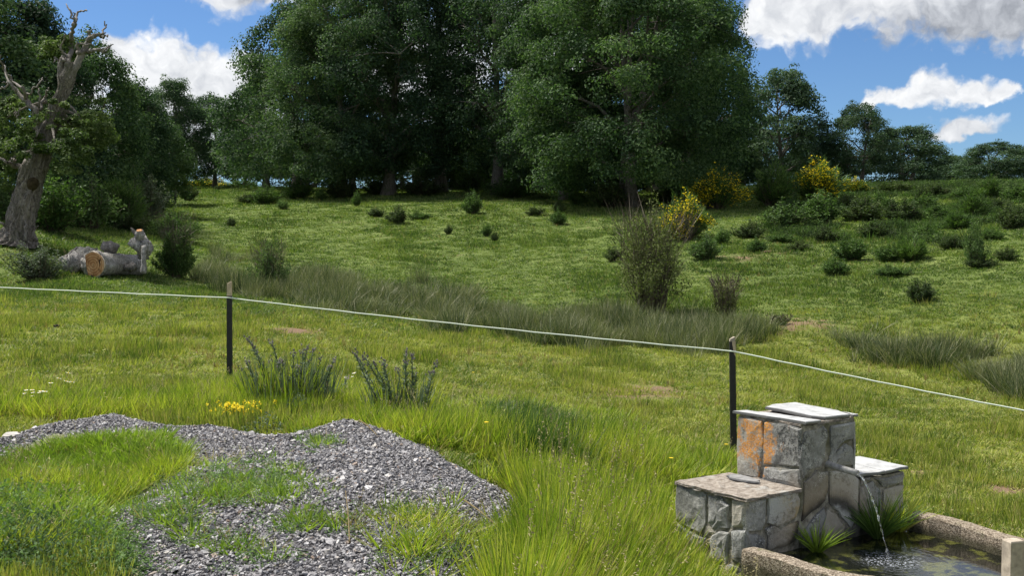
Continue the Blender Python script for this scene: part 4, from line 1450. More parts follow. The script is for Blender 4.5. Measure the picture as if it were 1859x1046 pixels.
path = np.concatenate([span(w0, wA, .004), span(wA, wB, .02)[1:], span(wB, wC, .015)[1:]])
path[:, 2] += .002 * np.sin(np.arange(len(path)) * 2.1)
V, F = tube(path, .0065, 6)
wire = link('fence_wire', Acc().add(V, F, 0, True).mesh('fence_wire', M['wire']))
tag(wire, 'pale electric fence wire strung taut between the black posts across the meadow', 'fence wire')

# sawn wooden stake by the basin
pt = at(1840, 981, 5.28)
g_ = gz(pt.x, 5.28)
st = thing('wooden_stake', 'short square sawn wooden stake at the lower right edge by the basin', 'stake', loc=(pt.x, 5.28, g_), rotz=.25)
h_ = pt.z - g_
w = .040
V = []
for z, s in ((-.2, 1), (h_ * .5, 1), (h_ - .006, 1), (h_, .9)):
    V += [(-w * s, -w * s * .8, z), (w * s, -w * s * .8, z), (w * s, w * s * .8, z), (-w * s, w * s * .8, z)]
i = np.arange(3)[:, None] * 4
j = np.arange(4)[None]
F = np.stack([i + j, i + (j + 1) % 4, i + 4 + (j + 1) % 4, i + 4 + j], -1).reshape(-1, 4)
link('stake_shaft', Acc().add(V, [F, np.array([[12, 13, 14, 15]])]).mesh('stake_shaft', M['greywood2']), parent=st)


# ---------------------------------------------------------------- sedges on the fountain
def sedge(name, label, loc, n, h, w, seed, mat, lean=1.1):
    rg = np.random.default_rng(seed)
    a_ = rg.uniform(0, 6.28, n)
    base = np.stack([np.cos(a_) * .03, np.sin(a_) * .03, np.zeros(n)], 1) * rg.uniform(0, 1, n)[:, None]
    out = np.stack([np.cos(a_), np.sin(a_), np.zeros(n)], 1)
    dirn = unit(out * rg.uniform(.15, lean, n)[:, None] + (0, 0, 1))
    L = rg.uniform(.45, 1, n) * h
    bd = (out * .35 + (0, 0, -.55)) * (L * rg.uniform(.4, 1, n))[:, None]
    V, F = ribbons(base, dirn, L, bd, w * rg.uniform(.7, 1.3, n), 5, rng=rg)
    o = link(name, Acc().add(V, F).mesh(name, mat), loc=loc)
    return tag(o, label, 'plant')


p = wp(1.02, -.07, -1.86)
sedge('sedge_clump', 'large arching clump of green sedge on the right of the falling water', p + np.array((.03, -.02, 0)), 190, .44, .010, 5, [M['lush2'] if 'lush2' in M else M['darkgrass']], 1.2)
p = wp(.49, -.09, -1.86)
sedge('sedge_clump', 'small spiky clump of green sedge in the basin left of the falling water', p, 90, .27, .009, 6, [M['lush']], 1.3)
p = wp(1.29, -.07, -1.86)
sedge('sedge_clump', 'drooping green sedge where the basin rim meets the right end of the fountain', p, 90, .36, .010, 8, [M['tall']], 1.3)
# ---------------------------------------------------------------- trees
def grow(seed, H, RR_, base_f, n_leaf, leaf, trunk_r, n_limb=12, mats=('bark', 'oak'), stems=1, lean=0.0, clump=.95, droop=.6, squash=1.0):
    """an oak: trunk and limbs as one mesh, leaf clumps held by the branch ends as another"""
    rg = np.random.default_rng(seed)
    wood, crown = Acc(), Acc()
    tips = []
    lob = rg.normal(size=(7, 3))
    lob = unit(lob)
    lw = rg.uniform(-.22, .30, 7)

    def hull(az, f):
        """crown radius at azimuth az and height fraction f above the crown's foot"""
        prof = (math.sin(math.pi * min(1, max(0.0, .16 + .80 * f)) ** .85)) ** .62
        dv = np.array((math.cos(az), math.sin(az), f * 2 - 1))
        return RR_ * prof * (1 + float((lw * np.maximum(0, lob @ dv) ** 2).sum()))
    z0 = H * base_f
    for s_i in range(stems):
        off = np.zeros(3) if stems == 1 else np.r_[rg.normal(0, .35, 2), 0]
        ln = np.r_[rg.normal(0, .06 + .12 * (stems > 1), 2) + lean * .0, 1.0]
        ht = H * rg.uniform(.78, .86)
        n = 9
        tz = np.linspace(0, 1, n)
        path = off + np.stack([ln[0] * tz * ht + .18 * np.cumsum(rg.normal(0, .35, n)) * tz, ln[1] * tz * ht + .18 * np.cumsum(rg.normal(0, .35, n)) * tz, tz * ht - .15], 1)
        rad = trunk_r * (1 - .85 * tz ** .8)
        rad[0] *= 1.5
        V, F = tube(path, rad, 10, .10, rg, ridges=5)
        wood.add(V, F, 0, True)
        m_ = n_limb // stems + (0 if stems == 1 else 2)
        for k in range(m_):
            f = (k + rg.uniform(.1, .9)) / m_
            zt = max(z0 * .55, z0 * .8 + (ht - z0) * f * .95)
            q = min(n - 1.001, zt / ht * (n - 1))
            a0 = path[int(q)] + (path[int(q) + 1] - path[int(q)]) * (q - int(q))
            az_ = k * 2.399 + rg.uniform(-.5, .5) + s_i
            fe = min(1.0, f + rg.uniform(.0, .22))
            re = hull(az_, fe) * rg.uniform(.72, 1.0)
            end = np.array((math.cos(az_) * re, math.sin(az_) * re, z0 + (H - z0) * fe * .97))
            mid = a0 * .45 + end * .55 + (0, 0, .10 * H * (1 - f))
            lp = bez(a0, mid, end, 8)
            lp[1:-1] += rg.normal(0, .09, (6, 3))
            lr = trunk_r * .42 * (1 - .45 * f)
            V, F = tube(lp, lr * (1 - .85 * np.linspace(0, 1, 8)), 6, .05, rg)
            wood.add(V, F, 0, True)
            tips.append(end)
            for b in range(6):
                fb = rg.uniform(.35, .98)
                p0 = lp[int(fb * 7)]
                az2 = az_ + rg.uniform(-1.2, 1.2)
                f2 = min(1, max(0, (p0[2] - z0) / (H - z0) + rg.uniform(-.14, .2)))
                r2 = hull(az2, f2) * rg.uniform(.6, 1.02)
                e2 = np.array((math.cos(az2) * r2, math.sin(az2) * r2, z0 + (H - z0) * f2))
                e2 = p0 + (e2 - p0) * min(1, RR_ * .75 / (np.linalg.norm(e2 - p0) + 1e-6))
                bp_ = bez(p0, (p0 + e2) / 2 + (0, 0, .35), e2, 5)
                V, F = tube(bp_, lr * .34 * (1 - .8 * np.linspace(0, 1, 5)), 4, cap=False)
                wood.add(V, F, 0, True)
                tips.append(e2)
                for _ in range(2):
                    tips.append(p0 + (e2 - p0) * rg.uniform(.45, .95) + rg.normal(0, .32, 3))
    # low boughs hanging close to the ground
    for _ in range(int(len(tips) * .10)):
        az_ = rg.uniform(0, 6.28)
        r_ = RR_ * rg.uniform(.35, .9)
        tips.append(np.array((math.cos(az_) * r_, math.sin(az_) * r_, z0 * rg.uniform(.75, 1.5))))
    # sprays filling the shell
    ns = int(len(tips) * (.55 if stems < 3 else .85))
    for _ in range(ns):
        az_, f = rg.uniform(0, 6.28), rg.uniform(0, 1)
        r_ = hull(az_, f) * rg.uniform(.80, 1.04)
        tips.append(np.array((math.cos(az_) * r_, math.sin(az_) * r_, z0 + (H - z0) * f)))
    tips = np.array(tips)
    sz = rg.uniform(.5, 1.25, len(tips)) * clump
    wgt = sz ** 2
    cnt = np.maximum(8, (wgt / wgt.sum() * n_leaf)).astype(int)
    own = np.repeat(np.arange(len(tips)), cnt)
    dv = unit(rg.normal(size=(len(own), 3)))
    rad = rg.uniform(0, 1, len(own)) ** .45
    c = tips[own] + dv * (rad * sz[own])[:, None] * np.array((1, 1, .62 * squash)) + (0, 0, .1)
    c[:, 2] -= (rad ** 2 * sz[own] * .25 * droop)
    keep_ = c[:, 2] > .3
    c = c[keep_]
    dv = unit(dv[keep_] + rg.normal(0, .38, (len(c), 3)) + (0, 0, .5))
    V, F = leaves(c, rg.uniform(.65, 1.35, len(c)) * leaf, dv, rg, .62)
    crown.add(V, F)
    return wood.mesh('tree_trunk', M[mats[0]]), crown.mesh('tree_crown', M[mats[1]])


SPEC = {
    'A': grow(1, 14.5, 5.2, .12, 78000, .17, .42, 14, clump=1.05),
    'B': grow(2, 14.0, 5.6, .13, 78000, .17, .45, 14, clump=1.1),
    'C': grow(3, 15.0, 5.0, .15, 40000, .17, .40, 12, clump=.95),
    'D': grow(4, 14.8, 6.2, .10, 140000, .165, .34, 16, stems=3, mats=('bark', 'oak_light'), clump=1.1),
    'E': grow(5, 8.0, 3.4, .14, 26000, .18, .24, 12, mats=('bark', 'oak_far'), clump=.75),
    'F': grow(6, 6.5, 3.4, .08, 26000, .18, .22, 12, mats=('bark', 'oak_far'), stems=2, clump=.75),
    'G': grow(7, 9.0, 3.2, .12, 34000, .15, .28, 12, mats=('bark', 'oak'), clump=.8),
    'H': grow(8, 8.5, 3.4, .10, 34000, .15, .28, 12, mats=('bark', 'oak_light'), clump=.8),
}
DIM = {'A': (14.5, 5.2), 'B': (14.0, 5.6), 'C': (15.0, 5.0), 'D': (14.8, 6.2), 'E': (8.0, 3.4), 'F': (6.5, 3.4), 'G': (9.0, 3.2), 'H': (8.5, 3.4)}
GROVE = 'oaks of the dense grove in the middle'
TREES = [
    # px, Y, top py, radius, kind, turn, label, group
    (1128, 57, -95, 5.6, 'D', .4, 'biggest nearest oak at the grove right, several trunks under a broad lit crown', GROVE),
    (1240, 66, -40, 3.2, 'B', 1.2, 'oak forming the right shoulder of the grove, with the sky beside it', GROVE),
    (1028, 63, -70, 4.4, 'A', 2.0, 'oak with a thick pale trunk just left of the biggest grove oak', GROVE),
    (905, 67, -85, 4.8, 'C', .1, 'dark oak in the deepest shade in the middle of the grove', GROVE),
    (800, 72, -90, 5.2, 'C', 2.6, 'open crowned oak with the cloud glinting through its leaves', GROVE),
    (705, 69, -60, 4.8, 'B', 3.3, 'tall oak between the open crowned oak and the left flank of the grove', GROVE),
    (622, 70, -10, 4.4, 'A', 4.4, 'oak with drooping lower boughs on the left flank of the grove', GROVE),
    (540, 76, 22, 4.3, 'G', 5.2, 'outermost oak of the grove, its ragged crown against the white cloud', GROVE),
    (1185, 76, 30, 4.6, 'B', 5.0, 'oak standing behind the biggest grove oak', GROVE),
    (985, 82, 120, 4.6, 'G', 1.0, 'oak at the very back of the grove behind the deep shade', GROVE),
    (640, 88, 130, 4.0, 'G', 2.9, 'lower oak at the back of the grove behind its left flank', GROVE),
    (485, 92, 140, 3.6, 'G', .7, 'dark oak tucked under the ragged crown at the left end of the grove', GROVE),
    (875, 90, 175, 4.2, 'G', 4.1, 'oak at the back of the grove behind the open crowned one', GROVE),
    (560, 104, 262, 4.6, 'F', 1.5, 'low dark tree filling the gap behind the two left most grove trunks', 'low trees behind the grove'),
    (745, 98, 240, 4.8, 'F', 2.5, 'low dark tree behind the trunk of the tall grove oak', 'low trees behind the grove'),
    (835, 92, 240, 4.6, 'F', 3.5, 'low dark tree behind the open crowned oak', 'low trees behind the grove'),
    (925, 94, 230, 4.8, 'F', 4.5, 'low dark tree closing the deep shade in the middle of the grove', 'low trees behind the grove'),
    (1010, 90, 235, 4.6, 'F', 5.5, 'low dark tree behind the pale trunk', 'low trees behind the grove'),
    (1095, 92, 240, 4.6, 'F', .5, 'low dark tree just left of the trunks of the biggest oak', 'low trees behind the grove'),
    (1180, 94, 240, 4.6, 'F', 1.9, 'low dark tree seen between the trunks of the biggest oak', 'low trees behind the grove'),
    (1265, 92, 230, 4.4, 'F', 2.9, 'low dark tree behind the right shoulder of the grove', 'low trees behind the grove'),
    (1350, 96, 236, 4.2, 'F', 3.9, 'low dark tree behind the peeping oak at the grove right end', 'low trees behind the grove'),
    (1480, 104, 268, 3.6, 'F', 4.9, 'low tree between the rounded free oak and the pointed dark one', 'trees on the right hand crest'),
    (1325, 84, 225, 2.6, 'G', 4.0, 'low oak peeping out at the foot of the grove beside the round hill tree', None),
    (1418, 84, 136, 3.5, 'E', .3, 'rounded oak standing free to the right of the grove', 'trees on the right hand crest'),
    (1562, 84, 196, 2.6, 'E', 2.2, 'dark tree with a pointed top on the crest under the small cloud', 'trees on the right hand crest'),
    (1640, 88, 236, 3.3, 'F', 1.2, 'wide low dark tree joined to the pointed one on the crest', 'trees on the right hand crest'),
    (1735, 112, 286, 3.2, 'F', 3.2, 'far low tree right of the wide dark one on the crest', 'trees on the right hand crest'),
    (1797, 104, 262, 3.3, 'E', 4.6, 'far rounded tree rising highest in the row at the right horizon', 'trees on the right hand crest'),
    (1868, 108, 270, 3.3, 'F', 5.6, 'last far tree of the row, cut by the right edge', 'trees on the right hand crest'),
    (1690, 120, 300, 3.0, 'F', .6, 'small distant treetop half hidden behind the wide dark tree', 'trees on the right hand crest'),
    (-75, 43, -40, 3.7, 'G', 1.1, 'tall oak at the left edge behind the dead trunk, with gaps of cloud', 'trees behind the dead oak'),
    (62, 46, 22, 2.9, 'G', 3.9, 'oak directly behind the broken dead trunk', 'trees behind the dead oak'),
    (172, 50, 92, 2.7, 'H', 2.3, 'oak stepping down to the right of the dead trunk', 'trees behind the dead oak'),
    (242, 58, 165, 2.5, 'G', 5.5, 'lower oak right of the stepped one, dark against the far trees', 'trees behind the dead oak'),
    (285, 68, 218, 2.4, 'H', .9, 'smallest oak ending the left hand trees beside the far ones', 'trees behind the dead oak'),
    (320, 96, 156, 3.1, 'G', 3.1, 'distant oak standing under the big white cloud', 'distant oaks in the gap'),
    (392, 100, 182, 3.2, 'E', 1.9, 'distant oak between the one under the cloud and the grove', 'distant oaks in the gap'),
    (447, 104, 205, 2.6, 'E', 5.1, 'distant oak closing the gap beside the grove', 'distant oaks in the gap'),
    (262, 92, 205, 3.0, 'G', 4.7, 'distant oak seen over the smallest left hand oak', 'distant oaks in the gap'),
]


def plant(spec, name, label, cat, loc, rotz, scale, group=None, parts=('trunk', 'crown')):
    t = thing(name, label, cat, loc, rotz, group)
    t.scale = scale
    for pn, me in zip(parts, spec):
        link(pn, me, parent=t)
    return t


for (px_, Y_, top, rad_, kind, turn, label, group) in TREES:
    b = on_ray(px_, Y_)
    th = at(px_, top, Y_).z - b.z
    H_, R_ = DIM[kind]
    s = rad_ / R_
    sz_ = th / H_ / .98
    plant(SPEC[kind], 'oak_tree', label, 'tree', (b.x, b.y, b.z), turn, (s, s, sz_), group)


# ---------------------------------------------------------------- the broken dead oak
DY = 33.0
dead = thing('dead_oak', 'huge broken oak with grey bark leaning right, dead branches on top and leafy shoots halfway', 'dead tree', loc=tuple(on_ray(32, DY)))
D0 = np.array(dead.location)
rd = np.random.default_rng(99)


def dpath(pts, n=None, dY=None):
    P = np.array([np.array(at(x, y, DY + (0 if dY is None else dY[i]))) for i, (x, y) in enumerate(pts)])
    if n:
        t = np.linspace(0, len(P) - 1, n)
        k = np.clip(t.astype(int), 0, len(P) - 2)
        P = cat(P, k, t - k)
    return P - D0


def dpart(name, P, rad, ns=12, rough=.12, mat='deadbark', ridges=0, label=None, fiss=0.0):
    V, F = tube(P, rad, ns, rough, rd, ridges=ridges, fiss=fiss)
    o = link(name, Acc().add(V, F, 0, True).mesh(name, M[mat]), parent=dead)
    if label:
        o['label'] = label
    return o


P = dpath([(30, 445), (33, 425), (40, 395), (50, 355), (60, 318), (72, 285), (84, 245), (96, 215), (106, 185), (116, 160), (124, 135), (130, 112)], 120)
t = np.linspace(0, 1, 120)
pr = np.interp(t, [0, .05, .12, .3, .42, .48, .6, .75, .82, .88, .95, 1], [.74, .55, .40, .34, .34, .28, .22, .175, .18, .21, .17, .09])
dpart('trunk', P, pr, 72, .03, ridges=3, fiss=.15)
P = P[::3]
dpart('bough', dpath([(128, 140), (138, 118), (148, 98), (158, 80), (166, 64)], 12, (0, 0, .1, .2, .3)), np.linspace(.12, .06, 12), 12, .25, 'greywood', 4, 'split bleached upper bough')
dpart('bough', dpath([(118, 165), (112, 140), (110, 120), (116, 100)], 9), np.linspace(.17, .06, 9), 8, .2, 'deadbark')
TW = [([(122, 118), (128, 85), (131, 60), (134, 40), (128, 22), (120, 6)], .09), ([(132, 45), (138, 34), (133, 22)], .05), ([(134, 42), (145, 21), (158, 18)], .05), ([(160, 72), (172, 64), (182, 60), (192, 58)], .08),
      ([(166, 66), (178, 66), (188, 68), (196, 62)], .06), ([(186, 60), (192, 48), (190, 38)], .03), ([(166, 66), (160, 58), (170, 52)], .05),
      ([(140, 95), (160, 92), (178, 90), (192, 88), (206, 80)], .07), ([(178, 90), (190, 94), (200, 86)], .03), ([(124, 105), (112, 92), (114, 75), (120, 62)], .04),
      ([(120, 110), (104, 104), (98, 112)], .05), ([(150, 98), (140, 84), (152, 80), (170, 82)], .06),
      # grey dead branches on the left
      ([(72, 240), (66, 205), (50, 185), (30, 165), (10, 130), (-5, 95)], .12), ([(50, 185), (40, 160), (22, 148), (4, 150)], .06), ([(66, 205), (72, 180), (70, 160)], .05), ([(30, 165), (18, 150), (8, 118)], .05),
      ([(70, 218), (52, 216), (34, 218), (30, 205)], .05), ([(72, 200), (82, 175), (88, 160)], .05), ([(34, 218), (33, 200)], .025), ([(46, 180), (56, 165), (70, 152), (78, 140)], .04), ([(20, 145), (4, 160), (-10, 165)], .04),
      ([(45, 305), (28, 300), (10, 292), (-8, 286)], .11), ([(30, 300), (24, 292), (20, 288)], .05),
      ([(40, 432), (20, 420), (4, 405), (-8, 402)], .08), ([(52, 432), (58, 420), (70, 410)], .05), ([(44, 436), (47, 415), (46, 400)], .05)]
for pts, r0 in TW:
    n = 4 * len(pts)
    Pp = dpath(pts, n, rd.normal(0, .25, len(pts)))
    Pp[1:-1] += rd.normal(0, .025, (n - 2, 3))
    dpart('dead_branch', Pp, np.linspace(r0, .016, n), 6, .12, 'greywood' if r0 < .1 else 'deadbark')
V, F = tube(dpath([(56, 345), (60, 332), (66, 322)], 6, (-.22, -.24, -.20)), [.08, .14, .17, .16, .12, .05], 10, .1, rd)
hol = link('hollow', Acc().add(V, F, 0, True).mesh('hollow', plain('rotten hollow', (0.045, 0.035, 0.02), 1.0, .1, 8, .6, .8)), parent=dead)
# leafy shoots
CL = [(115, 215, 45, 22, 0), (150, 220, 40, 18, -.3), (90, 232, 45, 24, .4), (140, 240, 55, 22, .3), (170, 232, 35, 18, .3), (65, 250, 40, 20, -.3), (100, 262, 50, 20, -.6), (150, 262, 45, 20, .2), (25, 262, 50, 30, .2), (10, 215, 34, 26, .4),
      (5, 300, 26, 18, .3), (125, 285, 40, 18, -.2), (180, 250, 26, 14, .5), (58, 275, 34, 14, .5), (20, 195, 24, 20, .6), (120, 80, 26, 14, .4), (95, 92, 18, 12, .5)]
cs, ss = [], []
for (x, y, rx, ry, dy) in CL:
    c0_ = np.array(at(x, y, DY + dy * 2)) - D0
    sc_ = DY / FPX
    for _ in range(11):
        cs.append(c0_ + rd.normal(0, .55, 3) * (rx * sc_, rx * sc_ * .9, ry * sc_ * 1.7))
        ss.append(rd.uniform(.14, .42))
cs, ss = np.array(cs), np.array(ss)
own = np.repeat(np.arange(len(cs)), 105)
dv = unit(rd.normal(size=(len(own), 3)))
c = cs[own] + dv * (rd.uniform(0, 1, len(own)) ** .5 * ss[own])[:, None] * (1, 1, .5)
V, F = leaves(c, rd.uniform(.07, .14, len(c)), unit(dv + rd.normal(0, .5, dv.shape) + (0, 0, .7)), rd, .6)
crown_ = link('leafy_shoots', Acc().add(V, F).mesh('leafy_shoots', leaf_mat('fresh oak shoots', (0.035, 0.060, 0.020), (0.085, 0.125, 0.042), (0.17, 0.21, 0.085), 0.9)), parent=dead)
acc = Acc()
for (x, y, rx, ry, dy) in CL[:13]:
    a_ = np.interp(y, [112, 445], [39, 0])
    p0 = P[int(np.clip(a_ + 3, 0, 39))]
    p1_ = np.array(at(x, y, DY + dy * 2)) - D0
    V, F = tube(bez(p0, (p0 + p1_) / 2 + (0, 0, .3), p1_, 6), np.linspace(.07, .02, 6), 5)
    acc.add(V, F, 0, True)
link('shoot_branches', acc.mesh('shoot_branches', M['deadbark']), parent=dead)

# ---------------------------------------------------------------- sawn logs
m, T = new_mat('sawn oak face')
oc = T.n('ShaderNodeTexCoord').outputs['Object']
wv_ = T.n('ShaderNodeVectorMath', {0: oc}, operation='LENGTH').outputs['Value']
n1 = T.noise(oc, 4.0, 4.0, .6).outputs['Fac']
rg_ = T.m('SINE', T.m('ADD', T.m('MULTIPLY', wv_, 90.0), T.m('MULTIPLY', n1, 9.0)))
f = T.m('ADD', T.m('MULTIPLY', T.m('MULTIPLY', rg_, .5), .25), n1)
c = T.ramp(f, [(0.3, (0.26, 0.12, 0.05)), (0.55, (0.44, 0.23, 0.10)), (0.75, (0.56, 0.36, 0.20))])
c = T.mix(T.sstep(wv_, .33, .355), c, (0.50, 0.42, 0.33, 1))
n2 = T.noise(T.n('ShaderNodeMapping', {'Vector': oc, 'Scale': (3.2, 3.2, 1.2)}).outputs[0], 2.1, 4.0, .7).outputs['Fac']
c = T.mix(T.m('MULTIPLY', T.sstep(n2, .60, .63), T.sstep(wv_, .36, .25)), c, (0.03, 0.018, 0.012, 1))
finish(T, c, 0.85, .2, bump=f, bstr=.4, bdist=.01)
M['cut'] = m


def log(label, p0, p1, r0, r1, cut0=True, cut1=False, ns=40, seed=1, rough=.1, mat='logbark', name='log', bend=0, shape=None):
    """a sawn log between two points; its cut face is a part"""
    rg = np.random.default_rng(seed)
    p0, p1 = np.array(p0), np.array(p1)
    t = thing(name, label, 'log', loc=tuple(p0), group='pieces of the felled oak')
    ax = p1 - p0
    L = np.linalg.norm(ax)
    n = 14
    tq = np.linspace(0, 1, n)[:, None]
    path = ax * tq + np.cross(ax / L, (0, 0, 1)) * (bend * np.sin(tq * 3.1)) + rg.normal(0, .006, (n, 3))
    rad = np.interp(tq[:, 0], [0, .3, .7, 1], [r0, (r0 + r1) / 2 * (1 + .1 * rg.normal()), (r0 + r1) / 2 * (1 + .1 * rg.normal()), r1]) if shape is None else np.interp(tq[:, 0], *shape)
    V, F = tube(path, rad, ns, rough * .7, rg, cap=True, ridges=4, fiss=.06 if ns > 15 else .12)
    link('bark', Acc().add(V, F, 0, True).mesh('bark', M[mat]), parent=t)
    d0 = ax / L
    for on, c_, rr_, sg in ((cut0, path[0], r0, -1), (cut1, path[-1], r1, 1)):
        if not on:
            continue
        u_ = unit(np.cross(d0, (0, 0, 1.0)))
        v_ = np.cross(u_, d0)
        th = np.linspace(0, 6.2832, 36, endpoint=False)
        ed = rr_ * (.95 + .03 * np.sin(th * 4 + 1) + .02 * rg.normal(size=36))
        # a wedge rotted out of the rim
        ed = ed * (1 - .22 * np.exp(-((th - 4.6) / .16) ** 2))
        rings = []
        for q, dd_ in ((1.0, .0), (.985, .02), (.6, .022), (.25, .018)):
            rings.append(u_[None] * (np.cos(th) * ed * q)[:, None] + v_[None] * (np.sin(th) * ed * q)[:, None] + d0 * sg * dd_)
        VV = np.concatenate(rings + [np.array([d0 * sg * .02])])
        k = np.arange(36)
        kk = (k + 1) % 36
        FF = [np.stack([k + 36 * q, kk + 36 * q, kk + 36 * (q + 1), k + 36 * (q + 1)], 1) for q in range(3)] + [np.stack([k + 108, kk + 108, np.full(36, 144)], 1)]
        o = link('cut_face', Acc().add(VV, FF, 0, False).mesh('cut_face', M['cut']), parent=t, loc=tuple(c_))
        o['label'] = 'orange brown sawn end grain with a dark rotten split'
    return t


LY = 30.0
q = lambda x, y, Y: np.array(at(x, y, Y))
g0 = gz(*q(170, 490, LY)[:2])
a0_ = q(169, 474, LY)
a0_[2] = g0 + .34
a1_ = q(250, 476, LY + 2.1)
a1_[2] = gz(a1_[0], a1_[1]) + .27
log('biggest felled oak log, its round sawn face showing orange with a dark split', a0_, a1_, .375, .31, seed=3, rough=.10)
p0_ = q(128, 474, LY + .3)
p0_[2] = gz(p0_[0], p0_[1]) + .22
p1_ = q(160, 466, LY + 1.4)
p1_[2] = gz(p1_[0], p1_[1]) + .30
log('grey knobbly log end lying against the left side of the sawn log', p0_, p1_, .26, .36, cut0=False, seed=4, rough=.22)
p0_ = q(184, 452, LY + .9)
p1_ = q(216, 446, LY + 1.2)
log('broken pale slab of bark and wood propped on top of the sawn log', p0_, p1_, .10, .16, cut0=False, seed=5, rough=.5, ns=8, shape=([0, .3, .6, 1], [.06, .20, .24, .05]), mat='greywood')
p0_ = q(243, 452, LY + 1.0)
p1_ = q(276, 444, LY + 1.2)
log('fat round knot of oak perched at the right end of the log pile', p0_, p1_, .14, .14, cut0=False, cut1=False, seed=6, rough=.2, shape=([0, .25, .5, .8, 1], [.22, .31, .34, .26, .10]))
t_ = log('short upright branch stub with a pale sawn ring on top of the knot', q(256, 440, LY + 1.0), q(253, 419, LY + .85), .17, .085, cut0=False, cut1=True, seed=7, rough=.15, ns=12)
log('mossy upright post of wood beside the right end of the big log', q(260, 496, LY + .6), q(262, 446, LY + .7), .09, .07, cut0=False, seed=8, rough=.2, ns=10)
p0_ = q(118, 470, LY + .4)
p1_ = q(140, 449, LY + .8)
log('splintered whitish branch sticking up behind the left of the log pile', p0_, p1_, .05, .03, cut0=False, seed=9, rough=.3, ns=7, mat='greywood')
log('squared pale chunk of split oak lying in front of the knot', q(232, 486, LY + .9), q(246, 484, LY + .7), .13, .10, cut0=False, seed=12, rough=.4, ns=7, mat='greywood')
log('low bark covered log lying behind the knobbly log end', q(112, 478, LY + 1.6), q(150, 462, LY + 2.0), .17, .15, cut0=False, seed=13, rough=.2)
log('white splintered spur of wood beside the sawn ring', q(250, 430, LY + 1.0), q(238, 414, LY + .9), .06, .03, cut0=False, seed=10, rough=.35, ns=7, mat='greywood')


# ---------------------------------------------------------------- shrubs
def bush(seed, w, h, n_stem, n_leaf, ls, style, flower=0.0, flat=.0):
    """a shrub: stems fanning from the foot and foliage held by them"""
    rg = np.random.default_rng(seed)
    a_ = rg.uniform(0, 6.28, n_stem)
    sp_ = rg.uniform(0, 1, n_stem) ** (.6 if style != 'vase' else .8)
    out = np.stack([np.cos(a_), np.sin(a_), np.zeros(n_stem)], 1)
    bse = out * (rg.uniform(0, .12, n_stem) * w)[:, None]
    top = out * (sp_ * w * .46 * rg.uniform(.8, 1.15, n_stem))[:, None] + np.stack([np.zeros(n_stem)] * 2 + [h * (1 - .55 * sp_ ** 2.2) * rg.uniform(.7, 1.08, n_stem)], 1)
    # uneven shoulders
    lump = 1 + .22 * np.sin(a_ * 2 + seed) + .14 * np.sin(a_ * 5 + seed * 2)
    top *= np.stack([lump, lump, .9 + .15 * np.sin(a_ * 3 + seed)], 1)
    dirn = unit(top - bse)
    L = np.linalg.norm(top - bse, axis=1)
    if style == 'vase':
        bd = out * (-.12 * L)[:, None] + (0, 0, .0)
        dirn = unit(dirn + out * .1)
    else:
        bd = np.stack([np.zeros(n_stem)] * 2 + [.10 * L], 1) * 0 + out * (-.10 * L)[:, None]
        dirn = unit(dirn + out * .10)
    wood = Acc()
    V, F = ribbons(bse, dirn, L, bd, np.full(n_stem, .010 * (w + h) * .55 + .006), 4, rng=rg, tipw=.15)
    wood.add(V, F)
    t = rg.uniform(.12 if style != 'vase' else .35, 1.02, n_leaf) ** .75
    own = rg.integers(0, n_stem, n_leaf)
    c = bse[own] + dirn[own] * (L[own] * t)[:, None] + bd[own] * (t ** 2)[:, None] + rg.normal(0, .045 * (w + h) / 2, (n_leaf, 3)) * (1 - .4 * t)[:, None]
    c[:, 2] = np.abs(c[:, 2]) + .01
    fol = Acc()
    nf = int(n_leaf * flower)
    if style == 'broom':
        dd_ = unit(dirn[own] + rg.normal(0, .35, (n_leaf, 3)) + out[own] * .3)
        V, F = ribbons(c, dd_, rg.uniform(.6, 1.5, n_leaf) * ls * 2.0, rg.normal(0, .02, (n_leaf, 3)), np.full(n_leaf, ls * .30), 2, rng=rg)
        fol.add(V, F, 0)
    else:
        V, F = leaves(c, rg.uniform(.6, 1.4, n_leaf) * ls, unit(rg.normal(size=(n_leaf, 3)) + (0, 0, .5)), rg, .55)
        fol.add(V, F, 0)
    if nf:
        k = np.argsort(-(t + rg.normal(0, .15, n_leaf) + .5 * np.sin(a_[own] * 2 + 1)))[:nf]
        V, F = leaves(c[k] + rg.normal(0, .02, (nf, 3)), rg.uniform(.7, 1.3, nf) * ls * .8, rg.normal(size=(nf, 3)), rg, .8)
        fol.add(V, F, 1)
    return wood, fol


def bush_mesh(seed, n_stem, n_leaf, ls, style, mat, flower=0.0, w=1.0, h=1.0, wood='twig'):
    a1, a2 = bush(seed, w, h, n_stem, n_leaf, ls, style, flower)
    return a1.mesh('stems', M[wood]), a2.mesh('foliage', [M[mat], M['flower']])


BS = {
    'broom': [bush_mesh(400 + i, 120, 5200, .045, 'broom', 'broom') for i in range(3)],
    'yellow': [bush_mesh(410 + i, 110, 4800, .045, 'broom', 'broom', .55) for i in range(2)],
    'heath': [bush_mesh(420 + i, 100, 4200, .050, 'leaf', 'heath') for i in range(3)],
    'green': [bush_mesh(430 + i, 90, 5200, .050, 'leaf', 'bush_green') for i in range(3)],
    'light': [bush_mesh(440 + i, 80, 4200, .048, 'leaf', 'willow') for i in range(2)],
    'grey': [bush_mesh(450 + i, 90, 4600, .042, 'leaf', 'greyleaf') for i in range(1)],
}


